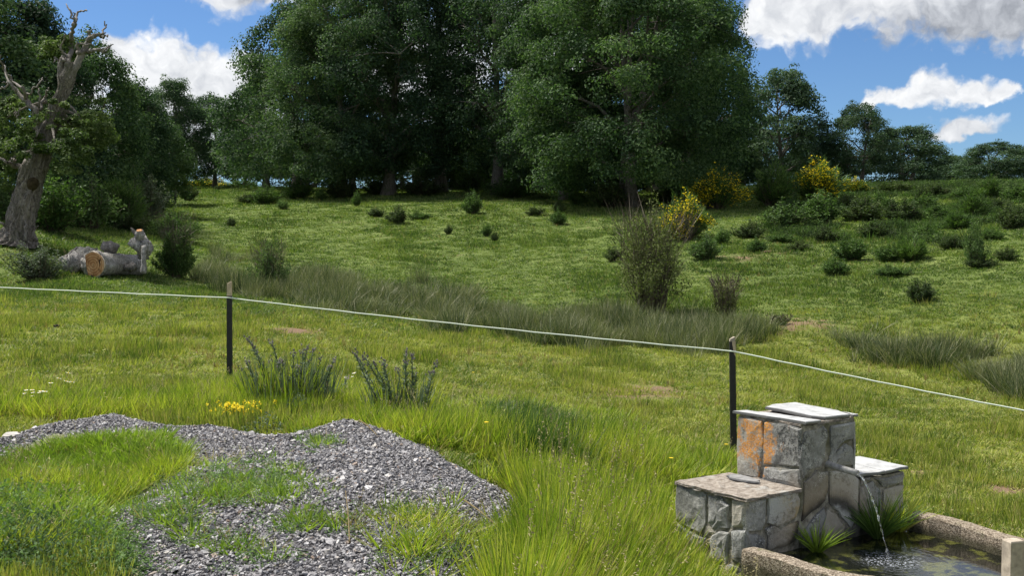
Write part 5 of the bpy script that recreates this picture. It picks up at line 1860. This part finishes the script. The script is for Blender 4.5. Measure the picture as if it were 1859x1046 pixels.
def joined(pair):
    """stems and foliage as the single mesh of a shrub too small to show its parts"""
    me = bpy.data.meshes.new('small_shrub')
    acc = Acc()
    mats = []
    for src in pair:
        n = len(src.vertices)
        V = np.empty(n * 3, np.float32)
        src.vertices.foreach_get('co', V)
        lp = np.empty(len(src.loops), np.int32)
        src.loops.foreach_get('vertex_index', lp)
        mi = np.empty(len(src.polygons), np.int32)
        src.polygons.foreach_get('material_index', mi)
        F = lp.reshape(-1, 4)
        base = acc.n
        acc.V.append(V.reshape(-1, 3))
        acc.n += n
        for k in set(mi.tolist()):
            acc.F.append((F[mi == k] + base, k + len(mats), False))
        mats += list(src.materials)
    return acc.mesh('small_shrub', mats)


SMALL = {k: [joined(p_) for p_ in v[:2]] for k, v in BS.items()}
# px, foot py, width px, height px, kind, name, label
GR = 'shrubs on the right hand slope'
GM = 'small shrubs dotted over the middle pasture'
GL = 'undergrowth between the dead oak and the pasture'
GU = 'undergrowth at the foot of the grove'
BUSH = [
    (1300, 380, 84, 64, 'yellow', 'broom_bush', 'yellow flowering broom against the dark right edge of the grove', GR),
    (1405, 374, 78, 66, 'broom', 'broom_bush', 'round green broom immediately left of the brightest yellow broom', GR),
    (1484, 364, 96, 66, 'yellow', 'broom_bush', 'brightest and widest yellow broom, on the crest between two trees', GR),
    (1242, 432, 84, 72, 'yellow', 'broom_bush', 'loose yellow flecked broom just behind the top of the tall twiggy shrub', GR),
    (1553, 352, 38, 26, 'yellow', 'broom_bush', 'small yellowish broom right of the brightest one on the crest', GR),
    (1423, 414, 82, 44, 'light', 'green_shrub', 'light green shrub below the round green broom', GR),
    (1490, 408, 76, 54, 'green', 'green_shrub', 'mid green shrub just below the brightest yellow broom', GR),
    (1566, 402, 78, 40, 'heath', 'heather_bush', 'brownish heather bush in the middle of the shrub belt', GR),
    (1636, 404, 72, 40, 'heath', 'heather_bush', 'dark heather bush right of the brownish one', GR),
    (1700, 400, 50, 30, 'green', 'green_shrub', 'low green shrub between dark heather and the twin dark shrubs', GR),
    (1764, 398, 52, 48, 'broom', 'broom_bush', 'dark upright broom, the taller of the twin dark shrubs', GR),
    (1797, 362, 42, 38, 'broom', 'broom_bush', 'dark pointed broom standing on the crest near the right edge', GR),
    (1838, 416, 56, 48, 'heath', 'heather_bush', 'dark heather bush at the right edge of the picture', GR),
    (1738, 418, 48, 30, 'broom', 'broom_bush', 'squat broom, the lower of the twin dark shrubs', GR),
    (1312, 441, 32, 28, 'green', 'small_shrub', 'small round green shrub to the right of the yellow flecked broom', GR),
    (1360, 427, 58, 28, 'heath', 'small_shrub', 'spreading dark shrub right of the small round green one', GR),
    (1280, 472, 54, 44, 'light', 'small_shrub', 'bright green shrub behind the right shoulder of the twiggy shrub', GR),
    (1374, 460, 36, 25, 'green', 'small_shrub', 'neat dark cushion of a shrub alone left of the bare patch', GR),
    (1449, 454, 38, 18, 'heath', 'small_shrub', 'flat dark cushion of a shrub beside the bare patch', GR),
    (1541, 473, 56, 44, 'green', 'small_shrub', 'tangled dark shrub above the low wide ones in mid slope', GR),
    (1612, 474, 52, 32, 'green', 'small_shrub', 'left half of the long dark thicket on the slope', GR),
    (1655, 472, 56, 42, 'broom', 'small_shrub', 'taller right half of the long dark thicket on the slope', GR),
    (1728, 454, 48, 26, 'heath', 'small_shrub', 'dark oval shrub left of the thin upright one', GR),
    (1515, 501, 50, 30, 'green', 'small_shrub', 'dark green shrub low on the slope below the tangled one', GR),
    (1618, 503, 54, 20, 'green', 'small_shrub', 'flat creeping green shrub below the long thicket', GR),
    (1771, 482, 40, 80, 'light', 'sapling_shrub', 'thin upright sapling shrub rising alone on the right slope', GR),
    (1776, 484, 50, 22, 'heath', 'small_shrub', 'low dark shrub around the foot of the thin upright sapling', GR),
    (1826, 473, 34, 24, 'heath', 'small_shrub', 'small dark shrub near the right edge below the heather', GR),
    (1671, 549, 56, 40, 'heath', 'small_shrub', 'lowest dark shrub alone on the open slope, above the rushes', GR),
    (1113, 472, 32, 24, 'heath', 'small_shrub', 'small dark shrub peeping out left of the tall twiggy shrub', GR),
    (1500, 438, 44, 26, 'heath', 'small_shrub', 'low dark shrub in the belt above the bare patch', GR),
    (1590, 432, 60, 30, 'heath', 'small_shrub', 'low brown shrub in the belt below the brownish heather', GR),
    (1420, 436, 48, 18, 'green', 'small_shrub', 'low green shrub under the light green one', GR),
    (1680, 432, 44, 22, 'green', 'small_shrub', 'low green shrub right of the belt, above the dark oval', GR),
    (1800, 440, 40, 22, 'green', 'small_shrub', 'low green shrub between the twin dark shrubs and the right edge', GR),
    (1700, 356, 56, 22, 'heath', 'heather_bush', 'long low heather under the small distant treetop on the crest', GR),
    (1625, 350, 70, 20, 'heath', 'heather_bush', 'brown low heather in front of the wide low dark tree', GR),
    (1752, 362, 46, 26, 'green', 'green_shrub', 'green shrub on the crest left of the dark pointed broom', GR),
    (1850, 366, 50, 34, 'green', 'green_shrub', 'green shrub on the crest at the right edge', GR),
    (1440, 385, 40, 28, 'green', 'green_shrub', 'green shrub squeezed between the round broom and the brightest yellow one', GR),
    (1540, 378, 40, 22, 'heath', 'heather_bush', 'low heather just under the small yellowish broom', GR),
    (1675, 380, 54, 26, 'green', 'green_shrub', 'green shrub in the upper belt below the long low heather', GR),
    (1815, 386, 40, 26, 'heath', 'heather_bush', 'heather tuft below the dark pointed broom', GR),
    (1600, 378, 44, 24, 'green', 'green_shrub', 'green shrub above the brownish heather bush', GR),
    # middle pasture
    (1049, 371, 34, 27, 'green', 'small_shrub', 'roundest shrub on the pasture, in front of the pale trunk', GM),
    (1015, 386, 26, 21, 'heath', 'small_shrub', 'dark little shrub left of and below the roundest one', GM),
    (1014, 411, 30, 26, 'green', 'small_shrub', 'ragged little shrub furthest down below the roundest one', GM),
    (972, 391, 30, 17, 'heath', 'small_shrub', 'flat dark shrub, left one of the four near the grove shade', GM),
    (858, 390, 34, 38, 'green', 'small_shrub', 'tallest lone shrub on the pasture below the open crowned oak', GM),
    (722, 404, 40, 28, 'heath', 'small_shrub', 'brownish shrub in the loose row under the left of the grove', GM),
    (683, 394, 30, 16, 'heath', 'small_shrub', 'low shrub at the left end of the loose row', GM),
    (762, 396, 42, 14, 'green', 'small_shrub', 'flat shrub at the right end of the loose row', GM),
    (814, 420, 14, 16, 'heath', 'small_shrub', 'tiny shrub alone right of the loose row', GM),
    (884, 426, 16, 22, 'green', 'small_shrub', 'left one of the tiny pair of shrubs in mid pasture', GM),
    (898, 439, 14, 18, 'heath', 'small_shrub', 'right one of the tiny pair of shrubs in mid pasture', GM),
    (583, 367, 20, 22, 'green', 'small_shrub', 'small dark shrub standing just below the grove left flank', GM),
    (648, 374, 16, 24, 'green', 'small_shrub', 'slim dark shrub right of the one below the left flank', GM),
    (540, 362, 56, 32, 'green', 'green_shrub', 'leafy shrub on the skyline side of the pasture, right of the clustered pair', GM),
    (482, 372, 44, 32, 'green', 'green_shrub', 'darker shrub of the clustered pair at the head of the pasture', GM),
    (452, 370, 38, 16, 'heath', 'small_shrub', 'low shrub of the clustered pair at the head of the pasture', GM),
    (514, 382, 22, 18, 'light', 'small_shrub', 'pale sprig in front of the clustered pair', GM),
    (420, 413, 18, 15, 'heath', 'small_shrub', 'tiny dark shrub alone at the left of the pasture', GM),
    (396, 346, 16, 9, 'heath', 'small_shrub', 'tiny shrub high on the pasture in the gap', GM),
    (372, 333, 70, 22, 'yellow', 'broom_bush', 'yellowish broom row beneath the distant oaks', GM),
    (436, 334, 56, 20, 'green', 'green_shrub', 'green low shrub beneath the distant oak next to the grove', GM),
    # foot of the grove
    (620, 362, 62, 36, 'heath', 'heather_bush', 'brown shrub under the drooping boughs of the left flank', GU),
    (692, 356, 70, 30, 'heath', 'heather_bush', 'dark shrub in shade beneath the tall oak', GU),
    (770, 357, 80, 30, 'heath', 'heather_bush', 'dark shrub in shade beneath the open crowned oak', GU),
    (853, 352, 60, 44, 'light', 'green_shrub', 'lighter green shrub catching light in the deep shade', GU),
    (930, 358, 80, 34, 'green', 'green_shrub', 'dim green shrub in shade right of the lighter one', GU),
    (990, 350, 50, 26, 'green', 'green_shrub', 'leafy shrub at the foot of the pale trunk', GU),
    (1105, 376, 70, 50, 'heath', 'heather_bush', 'black green shrub left of the trunks of the biggest oak', GU),
    (1220, 370, 60, 46, 'heath', 'heather_bush', 'dark shrub right of the trunks of the biggest oak', GU),
    (1262, 366, 36, 46, 'light', 'green_shrub', 'pale green shrub beside the first yellow broom', GU),
    # left thicket
    (95, 424, 96, 105, 'green', 'hazel_bush', 'blackish bush right against the foot of the dead trunk', GL),
    (160, 420, 100, 92, 'light', 'hazel_bush', 'broad leafy bush in the middle of the left thicket', GL),
    (222, 414, 80, 74, 'broom', 'broom_bush', 'olive bush right of the broad leafy one', GL),
    (268, 405, 70, 80, 'grey', 'grey_bush', 'grey green bush behind the dark bush by the logs', GL),
    (190, 372, 86, 86, 'light', 'hazel_bush', 'light leafed bush rising from the back of the thicket', GL),
    (130, 366, 90, 90, 'broom', 'hazel_bush', 'dark bush filling the thicket behind the broad leafy one', GL),
    (285, 388, 52, 66, 'light', 'hazel_bush', 'dark round bush at the right end of the thicket', GL),
    (245, 360, 66, 60, 'green', 'hazel_bush', 'bush under the lower oaks at the back of the thicket', GL),
    (340, 362, 36, 34, 'heath', 'small_shrub', 'purplish shrub beside the foot of the sapling', GL),
    (20, 404, 90, 70, 'light', 'hazel_bush', 'dark bush behind the foot of the dead trunk at the left edge', GL),
    (240, 425, 60, 34, 'heath', 'heather_bush', 'reddish low shrub between the thicket and the knot of oak', GL),
    (68, 506, 92, 58, 'grey', 'brush_pile', 'tangled grey green brushwood bush left of the log pile', GL),
]
cnt = {}
for k_, (px_, py_, w_, h_, kind, name, label, group) in enumerate(BUSH):
    b = gpx(px_, py_)
    sc_ = FPX / (b.y * CP)
    ww, hh = w_ / 1.15 / (1 / (b.y / FPX)), h_ * b.y / FPX
    ww = w_ * b.y / FPX * 1.40
    hh *= 1.18
    turn = (k_ * 2.39) % 6.28
    i_ = cnt.get(kind, 0)
    cnt[kind] = i_ + 1
    if max(w_, h_) >= 48:
        vs = BS[kind]
        t = thing(name, label, 'shrub', (b.x, b.y, b.z - .03), turn, group)
        t.scale = (ww, ww, hh)
        st_, fo = vs[i_ % len(vs)]
        link('stems', st_, parent=t)
        link('foliage', fo, parent=t)
    else:
        vs = SMALL[kind]
        o = link(name, vs[i_ % 2], loc=(b.x, b.y, b.z - .02), rot=(0, 0, turn), scale=(ww, ww, hh))
        tag(o, label, 'shrub', group)

# the shrubs standing in the stream bed, each built for itself
M['reddish'] = leaf_mat('sparse new leaves', (0.06, 0.080, 0.026), (0.125, 0.15, 0.052), (0.23, 0.25, 0.11), 2.0)
M['stemgrey'] = leaf_mat('grey brown stems', (0.055, 0.045, 0.032), (0.11, 0.090, 0.065), (0.17, 0.145, 0.11), 3.0, transl=0.0)


def own_bush(px_, py_, w_, h_, label, name, seed, n_stem, n_leaf, ls, style, mat, wood='stemgrey', top_only=False, flower=0):
    b = gpx(px_, py_)
    ww, hh = w_ * b.y / FPX, h_ * b.y / FPX
    t = thing(name, label, 'shrub', (b.x, b.y, b.z - .03), 0, 'shrubs along the stream bed')
    a1, a2 = bush(seed, ww, hh, n_stem, n_leaf, ls, style, flower)
    # side twigs
    rg = np.random.default_rng(seed + 5)
    n = n_stem * 5
    aa = rg.uniform(0, 6.28, n)
    rr_ = rg.uniform(.05, 1, n)
    z_ = rg.uniform(.25, .85, n) * hh
    rad_ = (.10 + .36 * (z_ / hh) ** .8) * ww * np.sqrt(rr_)
    bs_ = np.stack([np.cos(aa) * rad_, np.sin(aa) * rad_, z_], 1)
    dr = unit(np.stack([np.cos(aa) * .5, np.sin(aa) * .5, np.full(n, 1.2)], 1) + rg.normal(0, .45, (n, 3)))
    V, F = ribbons(bs_, dr, rg.uniform(.12, .30, n) * hh, rg.normal(0, .05, (n, 3)), np.full(n, .012), 3, rng=rg)
    a1.add(V, F)
    link('stems', a1.mesh('stems', M[wood]), parent=t)
    link('foliage', a2.mesh('foliage', [M[mat], M['flower']]), parent=t)
    return t


own_bush(1182, 572, 190, 205, 'tall twiggy half bare vase shaped shrub standing in the stream bed', 'twiggy_shrub', 501, 150, 11500, .055, 'vase', 'reddish')
own_bush(1316, 592, 66, 102, 'smaller bare twiggy shrub right of the tall vase shaped one', 'twiggy_shrub', 502, 110, 2200, .045, 'vase', 'reddish')
own_bush(321, 505, 72, 104, 'dense dark green bush just right of the log pile', 'hawthorn_bush', 503, 90, 15000, .06, 'leaf', 'bush_green')
own_bush(318, 440, 110, 62, 'loose lighter bush rising behind the dense dark one by the logs', 'willow_bush', 504, 70, 5200, .08, 'leaf', 'willow')
own_bush(488, 535, 82, 112, 'slender see through willow bush right of the first fence post', 'willow_bush', 505, 60, 5200, .06, 'leaf', 'willow')
own_bush(1415, 612, 60, 22, 'brown heathery tuft on the worn bank of the stream', 'bank_tuft', 506, 70, 900, .04, 'leaf', 'heath')

# thin sapling at the head of the pasture
b = gpx(318, 372)
sp = thing('sapling', 'slender pale green sapling with a thin trunk at the left head of the pasture', 'sapling', (b.x, b.y, b.z))
hh = 88 * b.y / FPX
V, F = tube([(0, 0, -.1), (.05, 0, hh * .4), (.0, .05, hh * .75), (.03, 0, hh * .97)], [.07, .05, .03, .01], 6)
link('trunk', Acc().add(V, F, 0, True).mesh('sapling_trunk', M['bark']), parent=sp)
rg = np.random.default_rng(8)
cs = np.stack([rg.normal(0, .27 * hh * .6, 60), rg.normal(0, .27 * hh * .6, 60), rg.uniform(.35, 1.0, 60) * hh], 1)
cs[:, :2] *= (1.25 - cs[:, 2:] / hh)
own = np.repeat(np.arange(60), 90)
c = cs[own] + rg.normal(0, .14, (len(own), 3)) * (1, 1, .6)
V, F = leaves(c, rg.uniform(.08, .16, len(c)), unit(rg.normal(size=c.shape) + (0, 0, .6)), rg, .6)
link('crown', Acc().add(V, F).mesh('sapling_crown', M['willow']), parent=sp)

# ---------------------------------------------------------------- thistles by the fence
M['thistle'] = leaf_mat('thistle leaves', (0.06, 0.09, 0.055), (0.13, 0.175, 0.11), (0.25, 0.29, 0.20), 5.0, transl=.15)
M['thistlehead'] = leaf_mat('thistle heads', (0.10, 0.092, 0.092), (0.20, 0.175, 0.185), (0.33, 0.29, 0.30), 9.0, transl=.05)


def thistle_stem(seed, heads=True):
    """a spiny stem one metre tall with its cluster of buds"""
    rg = np.random.default_rng(seed)
    acc = Acc()
    z = np.linspace(0, 1, 9)
    path = np.stack([.05 * np.sin(z * 2 + seed), .04 * np.sin(z * 3 + seed * 2), z], 1)
    V, F = tube(path, .012 * (1 - .5 * z), 6)
    acc.add(V, F, 0, True)
    n = 120
    t = rg.uniform(.02, .96, n)
    a_ = rg.uniform(0, 6.28, n)
    c = np.stack([np.interp(t, z, path[:, 0]), np.interp(t, z, path[:, 1]), t], 1)
    dr = unit(np.stack([np.cos(a_), np.sin(a_), rg.uniform(.3, 1.6, n)], 1))
    L = rg.uniform(.05, .13, n) * (1.25 - .7 * t)
    V, F = ribbons(c, dr, L, np.stack([np.zeros(n), np.zeros(n), -L * .3], 1), L * .26, 2, rng=rg, tipw=.05)
    acc.add(V, F)
    hd = Acc()
    for k in range(rg.integers(5, 9)):
        o_ = rg.normal(0, .022, 3) * (1, 1, 1.6) + (0, 0, -.035 * (k > 2) * rg.uniform(0, 2))
        p = path[-1] + o_
        prof_ = [(.002, -.016), (.010, -.010), (.013, .0), (.010, .010), (.012, .018), (.002, .021)]
        th = np.linspace(0, 6.28, 7)[:-1]
        V = np.array([(p[0] + r_ * math.cos(x), p[1] + r_ * math.sin(x), p[2] + z_) for r_, z_ in prof_ for x in th])
        i = np.arange(5)[:, None] * 6
        j = np.arange(6)[None]
        hd.add(V, np.stack([i + j, i + (j + 1) % 6, i + 6 + (j + 1) % 6, i + 6 + j], -1).reshape(-1, 4))
    c = path[-1] + rg.normal(0, .022, (50, 3)) * (1, 1, 1.5)
    V, F = leaves(c, rg.uniform(.012, .03, 50), rg.normal(size=(50, 3)), rg, .25)
    hd.add(V, F)
    return acc.mesh('thistle_stem', M['thistle']), hd.mesh('thistle_head', M['thistlehead'])


TS = [thistle_stem(600 + i) for i in range(4)]
foot = [tuft(620 + i, 60, .16, .14, .34, .013, .9, .4, [M['thistle'] if i else M['tall'], M['seed']], 4).data for i in range(2)]


def thistle_clump(label, tops, base, Y, seed, group='thistle clumps by the fence'):
    rg = np.random.default_rng(seed)
    b = gpx(*base)
    t = thing('thistle_clump', label, 'thistle', (b.x, b.y, b.z), 0, group)
    for k, (tx, ty, bx) in enumerate(tops):
        dy = rg.uniform(-.22, .22)
        top = np.array(at(tx, ty, b.y + dy))
        bb = np.array(on_ray(bx, b.y + dy * .6))
        v = top - bb
        L = np.linalg.norm(v)
        qn = Vector(v).to_track_quat('Z', 'Y')
        qn = qn @ Quaternion((0, 0, 1), rg.uniform(0, 6.28))
        st_, hd_ = TS[k % 4]
        wd = .62
        o = bpy.data.objects.new('stem', st_)
        COL.objects.link(o)
        o.parent = t
        o.location = Vector(bb) - b
        o.rotation_mode = 'QUATERNION'
        o.rotation_quaternion = qn
        o.scale = (wd, wd, L)
        h_o = link('flower_head', hd_, parent=o)
    return t, b


t, b = thistle_clump('bigger thistle clump, a dense dark fan of spiny stems right of the first post',
                     [(446, 616, 490), (452, 655, 480), (462, 630, 495), (471, 660, 500), (491, 622, 512), (488, 655, 505), (508, 655, 515), (520, 655, 522), (529, 640, 528), (545, 636, 535), (560, 632, 540), (571, 636, 545),
                      (566, 655, 550), (581, 650, 555), (536, 668, 532), (556, 670, 540), (500, 672, 512), (441, 668, 478), (606, 652, 580), (602, 668, 578), (578, 676, 560), (468, 690, 492)], (520, 738), 0, 1)
for k in range(14):
    a_ = k * 2.4
    o = link('basal_leaves', foot[k % 2], parent=t, loc=(math.cos(a_) * .07 * k ** .6, math.sin(a_) * .05 * k ** .6, 0), rot=(0, 0, a_), scale=(1, 1, 1.5))
t, b = thistle_clump('smaller thistle clump with outward leaning stems above the crest of the slate heap',
                     [(650, 638, 702), (657, 648, 708), (668, 646, 712), (672, 660, 716), (690, 656, 718), (701, 662, 722), (738, 640, 738), (745, 644, 742), (741, 660, 740), (749, 678, 745), (789, 660, 768), (780, 676, 764), (722, 672, 728)],
                     (722, 758), 0, 2)
for k in range(9):
    a_ = k * 2.4
    link('basal_leaves', foot[k % 2], parent=t, loc=(math.cos(a_) * .06 * k ** .6, math.sin(a_) * .05 * k ** .6, 0), rot=(0, 0, a_), scale=(.9, .9, 1.35))
t, b = thistle_clump('single thin thistle stalk alone between the two thistle clumps', [(631, 684, 629)], (629, 722), 0, 3, None)

# low grey green cushion and yellow flowers at the heap's back edge
lw_src = [weed_src(640, 500, .20, .17, .028, 'thistle').data, weed_src(641, 300, .16, .12, .026, 'thistle').data]
b = gpx(482, 779)
tag(link('low_bush', lw_src[0], loc=(b.x, b.y, b.z), scale=(1.05, .9, 1.15)), 'low grey green cushion plant on the slate between yellow flowers and thistles', 'plant')
b = gpx(322, 770)
tag(link('low_bush', lw_src[1], loc=(b.x, b.y, b.z), scale=(1.3, .9, .7)), 'flat green weed hugging the back edge of the slate heap', 'plant')
b = gpx(540, 750)
tag(link('low_bush', lw_src[1], loc=(b.x, b.y, b.z), scale=(.9, .7, 2.0)), 'upright grey green weed in front of the bigger thistle clump', 'plant')
rg = np.random.default_rng(650)
b = gpx(428, 766)
acc = Acc()
for k in range(70):
    x, y = rg.normal(0, .095), rg.normal(0, .06)
    h_ = rg.uniform(.08, .17)
    V, F = tube([(x, y, 0), (x + rg.normal(0, .01), y, h_)], .002, 4)
    acc.add(V, F, 0)
    V, F = leaves(np.array([[x, y, h_]] * 6) + rg.normal(0, .007, (6, 3)), np.full(6, .018), rg.normal(0, .5, (6, 3)) + (0, -.3, 1), rg, .8)
    acc.add(V, F, 1)
tag(link('yellow_flowers', acc.mesh('yellow_flowers', [M['lush'], M['flower']]), loc=(b.x, b.y, b.z)), 'patch of small golden yellow flowers at the back edge of the slate heap', kind='stuff')


def dandelion(px_, py_, foot_py, label):
    b = gpx(px_, foot_py)
    h_ = at(px_, py_, b.y).z - b.z
    t = thing('yellow_flower', label, 'flower', (b.x, b.y, b.z), 0, 'single yellow flowers in the grass')
    V, F = tube([(0.02, 0, 0), (.01, 0, h_ * .5), (0, 0, h_)], .0022, 5)
    link('stem', Acc().add(V, F).mesh('flower_stem', M['lush']), parent=t)
    a = np.arange(16) * 6.283 / 16
    acc = Acc()
    for rr_, zz_ in ((.019, .003), (.013, .007)):
        for x in a:
            d_ = np.array((math.cos(x), math.sin(x), .2))
            s_ = np.array((-math.sin(x), math.cos(x), 0)) * .0036
            p = np.array((0, 0, h_ + zz_ * .5))
            acc.add([p, p + d_ * rr_ * .7 + s_, p + d_ * rr_, p + d_ * rr_ * .7 - s_], [[0, 1, 2, 3]])
    o = link('petals', acc.mesh('petals', M['petaly']), parent=t)
    return t


dandelion(883, 768, 850, 'yellow flower in the tall grass to the right of the heap crest')
dandelion(1218, 833, 895, 'yellow flower just left of the fountain lower step')
dandelion(859, 677, 715, 'yellow flower highest in the meadow, above the tall grass')
dandelion(1318, 808, 850, 'yellow flower beside the upper block of the fountain')

# loose things on the ground
M['clod'] = plain('dark clod', (0.03, 0.024, 0.018), .95, .1, 20, .5, .6)
M['paleclod'] = plain('pale stone', (0.42, 0.40, 0.37), .9, .2, 20, .3, .5)


def lump(name, label, px_, py_, w_, mat, seed, cat_, flat=.5, Y=None, rot=0):
    rg = np.random.default_rng(seed)
    b = gpx(px_, py_)
    s = w_ * b.y / FPX * .5
    V, F = tube([(-s, 0, 0), (-s * .6, 0, s * flat * .6), (0, .1 * s, s * flat * .7), (s * .55, 0, s * flat * .5), (s, 0, 0)], np.array([.12, .55, .62, .5, .1]) * s, 8, .25, rg)
    V[:, 2] *= flat + .3
    o = link(name, Acc().add(V, F).mesh(name, mat), loc=(b.x, b.y, b.z), rot=(0, 0, rot))
    return tag(o, label, cat_)


# low heath between the shrubs of the right hand slope
HE_PX = [(1375, 392), (1450, 372), (1550, 362), (1700, 356), (2000, 352), (2000, 450), (1800, 446), (1640, 440), (1480, 436), (1390, 424)]
hsrc = [tuft(700 + i, 40, .16, .10, .26, .022, 1.1, .3, [M['heath'] if i else M['broom'], M['seed']], 2) for i in range(3)]
for i in range(2):
    hsrc.append(weed_src(710 + i, 90, .22, .24, .06, 'heath' if i else 'bush_green'))
X, Y = polar_samples(60000, 10, 31, 36, 110, rng)
px, py = project(X, Y, height(X, Y))
gap = wavy(X, Y, .55, 4, 11) + .6 * wavy(X, Y, 1.6, 2, 3)
keep = (inpoly(px, py, HE_PX) & (gap > .05)) | ((px > 1440) & (py < 362) & (gap > -.35)) 
X, Y = X[keep][:6800], Y[keep][:6800]
P, rot, scl = place(X, Y, .7, 1.7)
scatter('heath_cover', P, rot, scl, rng.integers(0, 5, len(X)), hsrc, 'patchy low heather and young broom between the shrubs of the right slope')

lump('clod', 'black clod lying on the grass at the far left', 103, 595, 15, M['clod'], 1, 'clod', .5)
lump('clod', 'dark clod on the turf above the fence post foot', 382, 596, 26, M['clod'], 2, 'clod', .2)
lump('stone', 'pale rounded pebble by the heap lower right weeds', 862, 988, 14, M['paleclod'], 3, 'stone', .7)
lump('stone', 'grey stone flake lying on the upper heap near the thin twig', 612, 818, 20, M['stone'], 4, 'stone', .4)
lump('stone', 'pale flat stone at the left tip of the slate heap', 25, 812, 40, M['paleclod'], 5, 'stone', .2)
lump('stone', 'white pebble near the bottom left of the heap', 540, 1022, 12, M['paleclod'], 6, 'stone', .8)
lump('stone', 'larger grey slate flake in the middle of the heap', 515, 868, 20, M['stone'], 7, 'stone', .35, rot=.5)


def stick(label, pts, r_, mat='strawy', lift=.012, name='twig'):
    P_ = []
    for (x, y, dz_) in pts:
        b = gpx(x, y)
        P_.append(np.array(b) + (0, 0, lift + dz_))
    P_ = np.array(P_)
    n = 4 * len(P_)
    t = np.linspace(0, len(P_) - 1, n)
    k = np.clip(t.astype(int), 0, len(P_) - 2)
    Q_ = cat(P_, k, t - k) - P_[0]
    V, F = tube(Q_, np.linspace(r_, r_ * .5, n), 6)
    return tag(link(name, Acc().add(V, F, 0, True).mesh(name, M[mat]), loc=tuple(P_[0])), label, 'twig')


stick('thin straw coloured twig lying near the top of the slate heap', [(652, 786, .02), (668, 798, .02), (684, 812, .0)], .006)
stick('forked pale twig end beside the thin one on the heap', [(718, 770, .03), (702, 778, .02), (688, 790, 0)], .005)
stick('longest bleached grass stalk lying over the lower right of the heap', [(842, 958, .0), (880, 985, .03), (930, 1008, .02), (965, 1016, .0)], .005)
stick('reddish dry stem rising at the bottom centre of the heap', [(635, 1046, .0), (633, 1020, .06), (628, 985, .10)], .004)
stick('long dry runner curving along the left back edge of the heap', [(60, 790, .01), (130, 782, .03), (170, 768, .02)], .006)
